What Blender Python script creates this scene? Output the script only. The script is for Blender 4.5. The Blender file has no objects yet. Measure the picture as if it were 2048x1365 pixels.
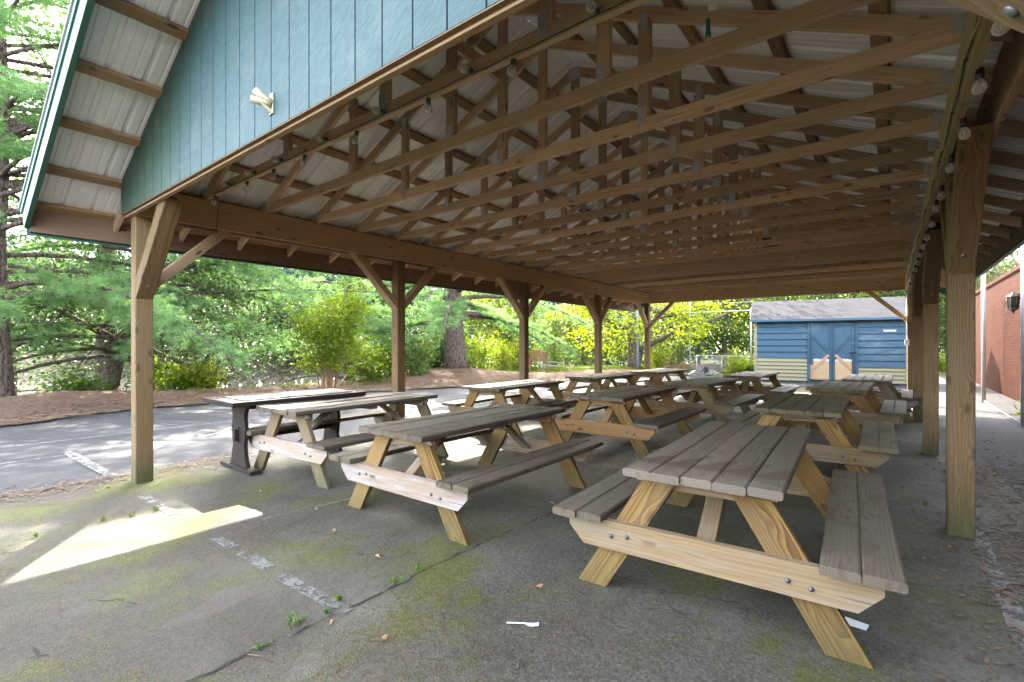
import bpy, math, random
import numpy as np
from mathutils import Vector
R = math.radians
rng = np.random.default_rng(7)
random.seed(7)
S = bpy.context.scene
C = S.collection

# ------------------------------------------------------------------ camera model (also used to place far things)
F, HY, TH, H = 968.05, 689.87, 0.66183, 1.2985
sT, cT = math.sin(TH), math.cos(TH)
def at(x, y, D):
    """world point seen at photo pixel (x, y) at forward distance D"""
    l = (x - 1024) / F * D
    return Vector((-sT * D + cT * l, cT * D + sT * l, H - (y - HY) / F * D))

# ------------------------------------------------------------------ helpers
def tag(o, label=None, cat=None, group=None, kind=None):
    if label: o['label'] = label
    if cat: o['category'] = cat
    if group: o['group'] = group
    if kind: o['kind'] = kind
    return o

def empty(name, loc=(0, 0, 0), rz=0.0):
    o = bpy.data.objects.new(name, None)
    o.empty_display_size = 0.2
    C.objects.link(o)
    o.location = loc
    o.rotation_euler = (0, 0, rz)
    return o

def children(o):
    return [c for c in bpy.data.objects if c.parent == o]

def copy_tree(o, kids, parent=None):
    c = o.copy()
    C.objects.link(c)
    c.parent = parent
    for k in kids.get(o.name, []):
        copy_tree(k, kids, c)
    return c

def kid_map():
    m = {}
    for o in bpy.data.objects:
        if o.parent:
            m.setdefault(o.parent.name, []).append(o)
    return m

class MB:
    """collects shapes and links them as ONE mesh object"""
    def __init__(self):
        self.v, self.f, self.wp, self.rnd, self.n = [], [], [], [], 0
        self.sm = []
    def add(self, verts, faces, wp=None, rnd=None, smooth=False):
        b = self.n
        verts = [tuple(map(float, p)) for p in verts]
        self.v += verts
        if wp is None:
            o = rng.uniform(-50, 50)
            wp = [(p[0] + o, p[1], p[2]) for p in verts]
        self.wp += [tuple(map(float, p)) for p in wp]
        r = float(rng.random()) if rnd is None else rnd
        for f in faces:
            self.f.append(tuple(b + i for i in f))
            self.rnd.append(r)
            self.sm.append(smooth)
        self.n += len(verts)
    def beam(self, a, b, w, h, up=(0, 0, 1), ch=0.004, seg=1, bow=0.0, twist=0.0, rnd=None, cut=None):
        a, b = Vector(a), Vector(b)
        d = b - a
        L = d.length
        d.normalize()
        up = Vector(up)
        if abs(d.dot(up)) > 0.98: up = Vector((0, 1, 0))
        s = d.cross(up).normalized()
        u = s.cross(d).normalized()
        ch = min(ch, w * .3, h * .3)
        x, y = w / 2, h / 2
        prof = [(-x + ch, -y), (x - ch, -y), (x, -y + ch), (x, y - ch), (x - ch, y), (-x + ch, y), (-x, y - ch), (-x, -y + ch)]
        ru = rng.uniform(-60, 60)
        ang = rng.uniform(0, 6.283)
        pr = rng.uniform(0.02, 0.11)
        ps, pt = pr * math.cos(ang), pr * math.sin(ang)
        bs, bu = rng.uniform(-1, 1) * bow, rng.uniform(-1, 1) * bow
        V, W = [], []
        for i in range(seg + 1):
            t = i / seg
            k = 4 * t * (1 - t)
            tw = twist * (t - .5)
            c0, s0 = math.cos(tw), math.sin(tw)
            base = a + d * (L * t) + s * (bs * k) + u * (bu * k)
            for (px, py) in prof:
                qx, qy = px * c0 - py * s0, px * s0 + py * c0
                q = base + s * qx + u * qy
                if cut and i == 0 and cut[0]: q = q + d * (cut[0] * qy)
                if cut and i == seg and cut[1]: q = q + d * (cut[1] * qy)
                V.append(q)
                W.append((L * t + ru, px + ps, py + pt))
        Fc = [tuple(range(7, -1, -1)), tuple(seg * 8 + i for i in range(8))]
        for i in range(seg):
            for j in range(8):
                k = (j + 1) % 8
                Fc.append((i * 8 + j, i * 8 + k, i * 8 + 8 + k, i * 8 + 8 + j))
        self.add(V, Fc, W, rnd)
    def box(self, lo, hi, ch=0.003, rnd=None):
        """axis aligned board: grain along its longest side"""
        lo, hi = Vector(lo), Vector(hi)
        c = (lo + hi) / 2
        e = hi - lo
        ax = max(range(3), key=lambda i: e[i])
        d = Vector((0, 0, 0)); d[ax] = e[ax] / 2
        if ax == 0: self.beam(c - d, c + d, e[1], e[2], (0, 0, 1), ch, rnd=rnd)
        elif ax == 1: self.beam(c - d, c + d, e[0], e[2], (0, 0, 1), ch, rnd=rnd)
        else: self.beam(c - d, c + d, e[0], e[1], (0, 1, 0), ch, rnd=rnd)
    def tube(self, pts, rad, n=8, caps=True, smooth=True, rnd=None, jit=0.0):
        pts = [Vector(p) for p in pts]
        if not hasattr(rad, '__len__'): rad = [rad] * len(pts)
        V, Fc, W = [], [], []
        ref = Vector((0.31, 0.22, 0.92))
        o = rng.uniform(-50, 50)
        L = 0
        for i, p in enumerate(pts):
            t = (pts[min(i + 1, len(pts) - 1)] - pts[max(i - 1, 0)])
            if t.length < 1e-9: t = Vector((0, 0, 1))
            t.normalize()
            if abs(t.dot(ref)) > .97: r2 = Vector((1, 0, 0))
            else: r2 = ref
            s = t.cross(r2).normalized()
            u = s.cross(t)
            if i: L += (p - pts[i - 1]).length
            for j in range(n):
                a = 6.28318 * j / n
                r = rad[i] * (1 + (rng.uniform(-jit, jit) if jit else 0))
                V.append(p + s * (math.cos(a) * r) + u * (math.sin(a) * r))
                W.append((L + o, math.cos(a) * rad[i], math.sin(a) * rad[i]))
        for i in range(len(pts) - 1):
            for j in range(n):
                k = (j + 1) % n
                Fc.append((i * n + j, i * n + k, i * n + n + k, i * n + n + j))
        if caps:
            Fc.append(tuple(range(n - 1, -1, -1)))
            Fc.append(tuple((len(pts) - 1) * n + j for j in range(n)))
        self.add(V, Fc, W, rnd, smooth)
    def lathe(self, base, axis, prof, n=14, smooth=True):
        """prof: list of (distance along axis, radius)"""
        base, axis = Vector(base), Vector(axis).normalized()
        self.tube([base + axis * z for z, r in prof], [max(r, 1e-4) for z, r in prof], n, True, smooth)
    def prism(self, poly, axis, t):
        """flat outline (list of 3D points) given a real thickness t along axis"""
        axis = Vector(axis).normalized() * t
        n = len(poly)
        V = [Vector(p) for p in poly] + [Vector(p) + axis for p in poly]
        Fc = [tuple(range(n - 1, -1, -1)), tuple(range(n, 2 * n))]
        for i in range(n):
            j = (i + 1) % n
            Fc.append((i, j, n + j, n + i))
        self.add(V, Fc)
    def build(self, name, mat, parent=None, kind=None):
        me = bpy.data.meshes.new(name)
        me.from_pydata(self.v, [], self.f)
        a = me.attributes.new('wp', 'FLOAT_VECTOR', 'POINT')
        a.data.foreach_set('vector', np.array(self.wp, dtype=np.float32).ravel())
        a = me.attributes.new('rnd', 'FLOAT', 'FACE')
        a.data.foreach_set('value', np.array(self.rnd, dtype=np.float32))
        if any(self.sm): me.polygons.foreach_set('use_smooth', self.sm)
        me.materials.append(mat)
        me.validate()
        o = bpy.data.objects.new(name, me)
        C.objects.link(o)
        if parent: o.parent = parent
        if kind: o['kind'] = kind
        # outward normals
        return o

def fast_mesh(name, V, k, mat, parent=None, rnd=None, kind=None, smooth=False):
    """V: (N*k,3) array, every k verts one face"""
    V = np.asarray(V, dtype=np.float32).reshape(-1, 3)
    n = len(V) // k
    me = bpy.data.meshes.new(name)
    me.vertices.add(n * k)
    me.vertices.foreach_set('co', V[:n * k].ravel())
    me.loops.add(n * k)
    me.loops.foreach_set('vertex_index', np.arange(n * k, dtype=np.int32))
    me.polygons.add(n)
    me.polygons.foreach_set('loop_start', np.arange(0, n * k, k, dtype=np.int32))
    me.polygons.foreach_set('loop_total', np.full(n, k, dtype=np.int32))
    if rnd is None: rnd = rng.random(n)
    a = me.attributes.new('rnd', 'FLOAT', 'FACE')
    a.data.foreach_set('value', np.asarray(rnd, dtype=np.float32))
    me.update(calc_edges=True)
    me.materials.append(mat)
    o = bpy.data.objects.new(name, me)
    C.objects.link(o)
    if parent: o.parent = parent
    if kind: o['kind'] = kind
    return o

def grid_mesh(name, xs, ys, zf, mat, kind='structure'):
    X, Y = np.meshgrid(xs, ys)
    Z = zf(X, Y)
    nx, ny = len(xs), len(ys)
    V = np.stack([X, Y, Z], -1).reshape(-1, 3)
    idx = np.arange(nx * ny).reshape(ny, nx)
    Q = np.stack([idx[:-1, :-1], idx[:-1, 1:], idx[1:, 1:], idx[1:, :-1]], -1).reshape(-1, 4)
    me = bpy.data.meshes.new(name)
    me.from_pydata(V.tolist(), [], Q.tolist())
    me.polygons.foreach_set('use_smooth', [True] * len(me.polygons))
    me.materials.append(mat)
    o = bpy.data.objects.new(name, me)
    C.objects.link(o)
    o['kind'] = kind
    return o

# ------------------------------------------------------------------ materials
class NT:
    def __init__(self, name):
        self.m = bpy.data.materials.new(name)
        self.m.use_nodes = True
        self.t = self.m.node_tree
        self.t.nodes.clear()
        self.out = self.n('ShaderNodeOutputMaterial')
    def n(self, typ, **kw):
        nd = self.t.nodes.new(typ)
        for k, v in kw.items(): setattr(nd, k, v)
        return nd
    def l(self, a, b):
        self.t.links.new(a, b)
    def val(self, s, v):
        if hasattr(v, 'is_linked') or hasattr(v, 'links'): self.l(v, s)
        else: s.default_value = v
    def math(self, op, a, b=0.0, c=None, clamp=False):
        nd = self.n('ShaderNodeMath', operation=op, use_clamp=clamp)
        self.val(nd.inputs[0], a); self.val(nd.inputs[1], b)
        if c is not None: self.val(nd.inputs[2], c)
        return nd.outputs[0]
    def vmul(self, v, s):
        nd = self.n('ShaderNodeVectorMath', operation='MULTIPLY')
        self.l(v, nd.inputs[0]); nd.inputs[1].default_value = s
        return nd.outputs[0]
    def noise(self, vec, scale, detail=4, rough=.55, dist=0):
        nd = self.n('ShaderNodeTexNoise')
        if vec is not None: self.l(vec, nd.inputs['Vector'])
        nd.inputs['Scale'].default_value = scale
        nd.inputs['Detail'].default_value = detail
        nd.inputs['Roughness'].default_value = rough
        nd.inputs['Distortion'].default_value = dist
        return nd.outputs['Fac']
    def vor(self, vec, scale, feature='F1', out='Distance', rand=1.0):
        nd = self.n('ShaderNodeTexVoronoi', feature=feature)
        if vec is not None: self.l(vec, nd.inputs['Vector'])
        nd.inputs['Scale'].default_value = scale
        nd.inputs['Randomness'].default_value = rand
        return nd.outputs[out]
    def ramp(self, fac, lo, hi, a=0.0, b=1.0):
        nd = self.n('ShaderNodeMapRange')
        nd.interpolation_type = 'SMOOTHSTEP'
        self.val(nd.inputs['Value'], fac)
        nd.inputs['From Min'].default_value = lo
        nd.inputs['From Max'].default_value = hi
        nd.inputs['To Min'].default_value = a
        nd.inputs['To Max'].default_value = b
        return nd.outputs[0]
    def mix(self, fac, a, b, mode='MIX'):
        nd = self.n('ShaderNodeMix', data_type='RGBA', blend_type=mode)
        self.val(nd.inputs['Factor'], fac)
        for s, v in ((nd.inputs['A'], a), (nd.inputs['B'], b)):
            if hasattr(v, 'links'): self.l(v, s)
            else: s.default_value = (*v, 1) if len(v) == 3 else v
        return nd.outputs['Result']
    def attr(self, name):
        nd = self.n('ShaderNodeAttribute', attribute_name=name)
        return nd
    def pos(self):
        return self.n('ShaderNodeNewGeometry').outputs['Position']
    def sep(self, v):
        nd = self.n('ShaderNodeSeparateXYZ'); self.l(v, nd.inputs[0])
        return nd.outputs
    def comb(self, x, y, z):
        nd = self.n('ShaderNodeCombineXYZ')
        for s, v in zip(nd.inputs, (x, y, z)): self.val(s, v)
        return nd.outputs[0]
    def hsv(self, col, h=.5, s=1.0, v=1.0):
        nd = self.n('ShaderNodeHueSaturation')
        self.val(nd.inputs['Hue'], h); self.val(nd.inputs['Saturation'], s); self.val(nd.inputs['Value'], v)
        self.l(col, nd.inputs['Color'])
        return nd.outputs[0]
    def bump(self, h, strength=.3, dist=.01):
        nd = self.n('ShaderNodeBump')
        nd.inputs['Strength'].default_value = strength
        nd.inputs['Distance'].default_value = dist
        self.l(h, nd.inputs['Height'])
        return nd.outputs[0]
    def bsdf(self, col, rough=.8, normal=None, metal=0.0, spec=.5, **kw):
        b = self.n('ShaderNodeBsdfPrincipled')
        if hasattr(col, 'links'): self.l(col, b.inputs['Base Color'])
        else: b.inputs['Base Color'].default_value = (*col, 1)
        self.val(b.inputs['Roughness'], rough)
        b.inputs['Metallic'].default_value = metal
        b.inputs['Specular IOR Level'].default_value = spec
        for k, v in kw.items(): self.val(b.inputs[k], v)
        if normal is not None: self.l(normal, b.inputs['Normal'])
        self.l(b.outputs[0], self.out.inputs[0])
        return b

def wood(name, early, late, grey, freq=70, ring=.7, weather=.4, flecks=0.0, damp=0.0, knots=1.0, vary=.25, rough=.8, bump=.35, stain=None):
    t = NT(name)
    wp = t.attr('wp').outputs['Vector']
    rnd = t.attr('rnd').outputs['Fac']
    oi = t.n('ShaderNodeObjectInfo').outputs['Random']
    u, s, q = t.sep(wp)
    # solid growth rings bent along the board
    wv = t.comb(t.math('MULTIPLY', u, .8), t.math('MULTIPLY', s, 5), t.math('MULTIPLY', q, 5))
    wob = t.noise(wv, 1.1, 2)
    r = t.math('SQRT', t.math('ADD', t.math('MULTIPLY', s, s), t.math('MULTIPLY', q, q)))
    # knots push the rings apart
    kv = t.comb(t.math('MULTIPLY', u, 3.4), t.math('MULTIPLY', s, 9), t.math('MULTIPLY', q, 9))
    kd = t.vor(kv, 1.0)
    kpush = t.ramp(kd, .0, .42, .035 * knots, 0)
    rr = t.math('ADD', t.math('ADD', r, t.math('MULTIPLY', wob, .085)), kpush)
    fr = t.math('FRACT', t.math('MULTIPLY', rr, freq))
    ringf = t.math('MULTIPLY', t.math('POWER', fr, 1.5), ring)
    fib = t.noise(t.comb(t.math('MULTIPLY', u, 3), t.math('MULTIPLY', s, 160), t.math('MULTIPLY', q, 160)), 1.0, 3)
    col = t.mix(ringf, early, late)
    col = t.mix(t.math('MULTIPLY', t.ramp(fib, .35, .75), .35), col, tuple(c * .55 for c in late))
    blot = t.noise(t.comb(t.math('MULTIPLY', u, 1.3), t.math('MULTIPLY', s, 10), t.math('MULTIPLY', q, 10)), 1.3, 5, .6)
    col = t.mix(t.math('MULTIPLY', t.ramp(blot, .42, .68), weather), col, grey)
    kn = t.ramp(kd, .10, .17, min(.9, .85 * knots), 0)
    col = t.mix(kn, col, tuple(c * .28 for c in late))
    if stain:
        sn = t.noise(t.comb(t.math('MULTIPLY', u, 4), t.math('MULTIPLY', s, 9), t.math('MULTIPLY', q, 9)), 1.0, 3, .5, 1.0)
        col = t.mix(t.math('MULTIPLY', t.ramp(sn, .56, .62), .55), col, stain)
    if flecks:
        fn = t.noise(t.comb(t.math('MULTIPLY', u, 16), t.math('MULTIPLY', s, 95), t.math('MULTIPLY', q, 95)), 1.0, 2, .5)
        col = t.mix(t.math('MULTIPLY', t.ramp(fn, .70, .74), flecks), col, (.62, .55, .45))
    ck = t.noise(t.comb(t.math('MULTIPLY', u, .9), t.math('MULTIPLY', s, 60), t.math('MULTIPLY', q, 60)), 1.0, 2, .5)
    ckf = t.ramp(ck, .685, .73)
    col = t.mix(t.math('MULTIPLY', ckf, .75), col, tuple(c * .22 for c in late))
    col = t.mix(t.math('MULTIPLY', t.ramp(oi, .35, 1.0), .35), col, grey)
    v = t.math('ADD', 1 - vary, t.math('MULTIPLY', t.math('ADD', t.math('MULTIPLY', rnd, 1.4), t.math('MULTIPLY', oi, .6)), vary))
    col = t.hsv(col, .5, 1.0, v)
    if damp:
        z = t.sep(t.pos())[2]
        gn = t.noise(t.vmul(t.pos(), (26, 26, 3.5)), 1.0, 5, .7)
        g = t.math('MULTIPLY', t.ramp(t.math('ADD', t.math('MULTIPLY', z, 1.3), t.math('MULTIPLY', gn, -1.0)), -.55, -.02, 1, 0), damp)
        col = t.mix(g, col, (.055, .062, .022))
    h = t.math('SUBTRACT', t.math('ADD', t.math('MULTIPLY', fib, .6), t.math('MULTIPLY', fr, .4)), t.math('MULTIPLY', ckf, 1.5))
    t.bsdf(col, rough, t.bump(h, bump, .003), spec=.3)
    return t.m

def stained_top():
    m = wood('stained table board', (.140, .110, .074), (.062, .046, .029), (.122, .102, .075), freq=85, ring=.75, weather=.6, vary=.30, bump=.6, knots=.6)
    nt = m.node_tree
    pb = [n for n in nt.nodes if n.type == 'BSDF_PRINCIPLED'][0]
    src = pb.inputs['Base Color'].links[0].from_socket
    t = NT.__new__(NT); t.m = m; t.t = nt
    o = t.n('ShaderNodeTexCoord').outputs['Object']
    x, y, z = t.sep(o)
    n = t.noise(o, 9, 4, .6)
    tri = t.math('PINGPONG', t.math('ADD', t.math('ADD', x, t.math('MULTIPLY', y, -.35)), 3.0), .072)
    edge = t.math('ADD', t.math('MULTIPLY', tri, 3.6), t.math('MULTIPLY', t.math('SUBTRACT', n, .5), .36))
    up = t.math('SUBTRACT', edge, t.math('ADD', y, .66))
    f = t.math('MULTIPLY', t.ramp(up, 0, .03), t.ramp(t.math('ADD', y, t.math('MULTIPLY', n, .12)), -.68, -.64))
    f2 = t.ramp(t.math('ADD', t.math('ADD', y, t.math('MULTIPLY', n, .5)), 0), -.62, -.5, 1, 0)
    c = t.mix(t.math('MULTIPLY', f, .6), src, (.062, .038, .024))
    c = t.mix(t.math('MULTIPLY', f2, .35), c, (.19, .155, .125))
    nt.links.new(c, pb.inputs['Base Color'])
    return m

def plain(name, col, rough=.6, metal=0.0, nscale=20, namt=.15, bump=0.0, spec=.5, **kw):
    t = NT(name)
    tc = t.n('ShaderNodeTexCoord').outputs['Object']
    n = t.noise(tc, nscale, 5)
    c = t.mix(t.math('MULTIPLY', t.ramp(n, .3, .7), namt * 2), col, tuple(x * .55 for x in col))
    t.bsdf(c, rough, t.bump(n, bump, .004) if bump else None, metal, spec, **kw)
    return t.m

M = {}
M['post'] = wood('post wood', (.205, .132, .058), (.075, .045, .018), (.14, .105, .062), freq=66, ring=.8, weather=.4, damp=.85, vary=.18, knots=.7)
M['frame'] = wood('beam wood', (.46, .32, .195), (.28, .18, .105), (.37, .28, .19), freq=60, ring=.55, weather=.45, vary=.22)
M['newframe'] = wood('pale beam wood', (.44, .37, .20), (.33, .25, .12), (.40, .33, .20), freq=90, ring=.5, weather=.3, vary=.1, knots=.4)
M['truss'] = wood('truss wood', (.66, .485, .325), (.35, .24, .15), (.54, .425, .31), freq=60, ring=.6, weather=.55, flecks=.9, vary=.42, knots=.7)
M['purlin'] = wood('purlin wood', (.34, .225, .125), (.19, .115, .06), (.25, .18, .115), freq=80, ring=.5, weather=.4, vary=.3, flecks=.15)
M['eave'] = wood('dark eave board', (.20, .13, .085), (.11, .07, .045), (.15, .105, .075), freq=70, ring=.5, weather=.5, vary=.2)
M['leg'] = wood('table leg wood', (.265, .160, .046), (.072, .031, .009), (.175, .12, .058), freq=72, ring=.95, weather=.45, vary=.25, damp=.5, knots=.6)
M['brace'] = wood('table brace wood', (.245, .162, .070), (.115, .066, .026), (.215, .18, .135), freq=55, ring=.75, weather=.7, vary=.24, knots=.5)
M['brace_white'] = wood('whitened brace wood', (.28, .19, .105), (.16, .10, .055), (.34, .31, .30), freq=34, ring=.45, weather=.95, vary=.15)
M['brace_orange'] = wood('orange brace wood', (.34, .185, .075), (.19, .085, .03), (.28, .18, .10), freq=40, ring=.6, weather=.4, vary=.15)
M['leg_grey'] = wood('greyed leg wood', (.23, .165, .085), (.10, .064, .032), (.20, .165, .12), freq=70, ring=.8, weather=.7, vary=.25, damp=.55, knots=.5)
M['top'] = wood('weathered table board', (.140, .110, .074), (.062, .046, .029), (.122, .102, .075), freq=85, ring=.75, weather=.6, vary=.30, stain=(.055, .037, .023), bump=.6, knots=.6)
M['stained'] = stained_top()
M['mosstop'] = wood('mossy table board', (.135, .113, .062), (.08, .062, .032), (.11, .098, .055), freq=75, ring=.5, weather=.6, vary=.28, stain=(.06, .05, .027), bump=.6)
M['plastic'] = plain('dark brown painted board', (.030, .023, .020), .75, nscale=9, namt=.12, spec=.15)
M['panel'] = plain('black table inlay', (.016, .015, .016), .7, nscale=14, namt=.1, spec=.15)
M['galv'] = plain('galvanised steel', (.40, .40, .43), .5, .15, nscale=30)
M['plate'] = plain('truss plate steel', (.55, .55, .57), .5, .25, nscale=60, namt=.25)
M['bolt'] = plain('bolt steel', (.16, .17, .18), .5, .6)
M['black'] = plain('black plastic', (.012, .013, .013), .5, nscale=40, namt=.1)
M['greenplastic'] = plain('green plastic', (.02, .16, .10), .4)
M['yellowcable'] = plain('yellow cable', (.55, .42, .06), .5)
M['cream'] = plain('cream plastic', (.34, .315, .20), .4, nscale=25, namt=.06)
M['cream2'] = plain('cream board paint', (.34, .30, .22), .6, nscale=8)
M['white'] = plain('white plastic', (.72, .72, .70), .4, nscale=25, namt=.05)
M['paper'] = plain('paper scrap', (.68, .72, .74), .7)

def glass_mat():
    t = NT('bulb glass')
    lw = t.n('ShaderNodeLayerWeight'); lw.inputs['Blend'].default_value = .35
    f = t.math('ADD', .22, t.math('MULTIPLY', lw.outputs['Facing'], .6))
    tr = t.n('ShaderNodeBsdfTransparent')
    g = t.n('ShaderNodeBsdfPrincipled')
    g.inputs['Base Color'].default_value = (.85, .85, .83, 1); g.inputs['Roughness'].default_value = .08
    mx = t.n('ShaderNodeMixShader')
    t.l(f, mx.inputs[0]); t.l(tr.outputs[0], mx.inputs[1]); t.l(g.outputs[0], mx.inputs[2])
    t.l(mx.outputs[0], t.out.inputs[0])
    return t.m
M['glass'] = glass_mat()
M['filament'] = plain('amber filament', (.75, .42, .12), .4)

def roof_metal():
    t = NT('roof sheet metal')
    p = t.pos()
    n = t.noise(t.vmul(p, (.6, 3, .6)), 1.5, 5)
    n2 = t.noise(p, 22, 3)
    c = t.mix(t.math('MULTIPLY', t.ramp(n, .35, .7), .5), (.88, .90, .95), (.76, .78, .82))
    c = t.mix(t.math('MULTIPLY', t.ramp(n2, .6, .75), .25), c, (.5, .47, .46))
    t.bsdf(c, .38, metal=.1)
    return t.m
M['metal'] = roof_metal()

def siding_mat():
    t = NT('green to blue siding')
    p = t.pos()
    x, y, z = t.sep(p)
    # diagonal rough sawn marks in the board face
    dv = t.comb(t.math('ADD', x, t.math('MULTIPLY', z, -1.55)), t.math('MULTIPLY', t.math('ADD', t.math('MULTIPLY', x, 1.55), z), .08), y)
    saw = t.noise(dv, 95, 3, .6)
    big = t.noise(p, 1.5, 4)
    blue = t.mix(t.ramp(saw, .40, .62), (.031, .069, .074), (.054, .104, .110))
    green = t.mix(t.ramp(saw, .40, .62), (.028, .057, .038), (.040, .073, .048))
    f = t.ramp(t.math('ADD', x, t.math('ADD', t.math('MULTIPLY', z, -.22), t.math('MULTIPLY', t.math('SUBTRACT', big, .5), 1.2))), -5.7, -4.35)  # base colour runs from green at the left end to blue
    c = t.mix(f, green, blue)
    st = t.noise(t.vmul(p, (9, 1, .7)), 1.0, 5, .65)
    c = t.mix(t.math('MULTIPLY', t.ramp(st, .48, .70), .30), c, (.028, .05, .05))
    c = t.mix(t.math('MULTIPLY', t.ramp(t.noise(p, 2.6, 5, .7), .52, .70), .28), c, (.12, .15, .145))
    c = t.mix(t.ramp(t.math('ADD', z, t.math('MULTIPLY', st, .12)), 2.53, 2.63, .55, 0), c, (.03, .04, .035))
    sp = t.noise(p, 55, 2)
    c = t.mix(t.math('MULTIPLY', t.ramp(sp, .74, .78), .3), c, (.45, .50, .45))
    t.bsdf(c, .62, t.bump(saw, .35, .004), spec=.35)
    return t.m
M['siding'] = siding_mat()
M['groove'] = plain('dark green groove', (.035, .10, .085), .7, nscale=10)
M['fascia'] = plain('green fascia paint', (.030, .105, .078), .5, nscale=12, namt=.15)
M['trim'] = plain('green metal trim', (.10, .25, .20), .45, .1, nscale=12, namt=.1)

def concrete():
    t = NT('mossy old concrete')
    p = t.pos()
    a = t.noise(p, .55, 6, .62)
    b = t.noise(p, 2.3, 6, .6, .6)
    c = t.noise(p, 38, 4, .7)
    d = t.noise(p, 140, 3, .7)
    x, y, z = t.sep(p)
    base = t.mix(t.ramp(b, .34, .66), (.056, .054, .043), (.094, .090, .073))
    peb = t.sep(t.vor(p, 105, 'F1', 'Color'))
    base = t.mix(t.math('MULTIPLY', t.ramp(peb[0], .55, 1.0), .55), base, (.155, .135, .105))
    base = t.mix(t.math('MULTIPLY', t.ramp(peb[1], .6, 1.0), .6), base, (.024, .021, .017))
    base = t.mix(t.math('MULTIPLY', t.ramp(a, .5, .66), .75), base, (.125, .116, .09))
    base = t.mix(t.math('MULTIPLY', t.ramp(c, .50, .66), .6), base, (.030, .025, .018))
    base = t.mix(t.math('MULTIPLY', t.ramp(d, .57, .70), .5), base, (.30, .25, .17))
    # rough open aggregate at the front; colour darkened to offset open-sky light
    fy = t.ramp(t.math('ADD', t.math('ADD', y, t.math('MULTIPLY', x, .25)), t.math('MULTIPLY', b, 1.4)), .6, 2.0, 1, 0)
    base = t.mix(t.math('MULTIPLY', fy, .72), base, (.040, .033, .024))
    agg = t.vor(p, 85, 'F1', 'Color')
    ag = t.sep(agg)[0]
    base = t.mix(t.math('MULTIPLY', fy, t.ramp(ag, .1, .9, 0, .6)), base, (.105, .082, .056))
    base = t.mix(t.math('MULTIPLY', fy, t.ramp(ag, .75, .9, 0, .5)), base, (.035, .03, .025))
    # hairline cracks
    wz = t.n('ShaderNodeVectorMath', operation='ADD'); t.l(p, wz.inputs[0])
    t.l(t.comb(t.math('MULTIPLY', b, .55), t.math('MULTIPLY', a, .6), 0.0), wz.inputs[1])
    ce = t.vor(wz.outputs[0], 1.35, 'DISTANCE_TO_EDGE')
    cm = t.math('MULTIPLY', t.ramp(t.math('ADD', ce, t.math('MULTIPLY', c, .006)), .0045, .0085, 1, 0), t.ramp(t.noise(p, 1.1, 3), .50, .58))
    base = t.mix(t.math('MULTIPLY', cm, .8), base, (.014, .012, .010))
    # moss islands
    m1 = t.noise(t.vmul(p, (1.0, .75, 1)), 1.15, 7, .68, .3)
    m2 = t.noise(p, 24, 4, .7)
    mm = t.math('ADD', m1, t.math('MULTIPLY', t.math('SUBTRACT', m2, .5), .32))
    m3 = t.noise(p, 110, 2, .6)
    mm = t.math('ADD', mm, t.math('MULTIPLY', t.math('SUBTRACT', m3, .5), .42))
    moss = t.ramp(mm, .512, .585)
    mc = t.mix(t.ramp(m2, .38, .62), (.082, .098, .012), (.055, .062, .014))
    mc = t.mix(t.ramp(t.noise(p, 75, 2), .56, .66), mc, (.20, .115, .045))
    deep = t.ramp(y, 2.6, 6.5, 1, .22)
    vd = t.n('ShaderNodeVectorMath', operation='DISTANCE'); t.l(p, vd.inputs[0]); vd.inputs[1].default_value = (-5.55, 1.50, 0)
    ringm = t.ramp(t.math('ADD', vd.outputs['Value'], t.math('MULTIPLY', t.math('SUBTRACT', b, .5), .5)), .30, .42, 1, 0)
    vd2 = t.n('ShaderNodeVectorMath', operation='DISTANCE'); t.l(p, vd2.inputs[0]); vd2.inputs[1].default_value = (-4.02, 1.05, 0)
    ring2 = t.ramp(t.math('ADD', vd2.outputs['Value'], t.math('MULTIPLY', t.math('SUBTRACT', b, .5), .9)), .32, .42, 1, 0)
    moss = t.math('MAXIMUM', moss, t.math('MULTIPLY', ring2, t.ramp(m2, .40, .55)))
    moss = t.math('MAXIMUM', moss, t.math('MULTIPLY', ringm, t.ramp(m2, .3, .45)))
    base = t.mix(t.math('MULTIPLY', moss, t.math('MULTIPLY', deep, .9)), base, mc)
    # pale scoured smears
    sm = t.noise(t.vmul(p, (2.6, .8, 1)), 1.3, 4, .5, 1.2)
    base = t.mix(t.math('MULTIPLY', t.ramp(sm, .63, .72), .3), base, (.125, .112, .098))
    sm2 = t.noise(t.vmul(p, (.35, 3.2, 1)), .9, 5, .6)
    base = t.mix(t.math('MULTIPLY', t.math('MULTIPLY', t.ramp(sm2, .52, .66), .35), t.ramp(y, 2, 4)), base, (.10, .115, .09))
    h = t.math('ADD', t.math('ADD', t.math('MULTIPLY', c, .6), d), t.math('MULTIPLY', ag, t.math('MULTIPLY', fy, .7)))
    h = t.math('ADD', h, t.math('MULTIPLY', moss, .8))
    rough = t.ramp(a, .4, .7, .88, .62)
    t.bsdf(base, rough, t.bump(h, .55, .012), spec=.35)
    return t.m
M['concrete'] = concrete()

def asphalt(name, c0, c1):
    t = NT(name)
    p = t.pos()
    a = t.noise(p, .7, 5, .6)
    d = t.noise(p, 90, 3, .7)
    b = t.noise(p, 9, 5, .7)
    c = t.mix(t.ramp(a, .35, .68), c0, c1)
    c = t.mix(t.math('MULTIPLY', t.ramp(d, .52, .75), .45), c, tuple(x * 1.7 for x in c1))
    c = t.mix(t.math('MULTIPLY', t.ramp(b, .58, .72), .45), c, (.17, .105, .06))
    t.bsdf(c, .85, t.bump(d, .5, .008), spec=.35)
    return t.m
M['asphalt'] = asphalt('grey asphalt', (.019, .018, .021), (.032, .030, .035))
M['path'] = asphalt('dark asphalt', (.020, .0195, .0205), (.036, .035, .036))

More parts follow.
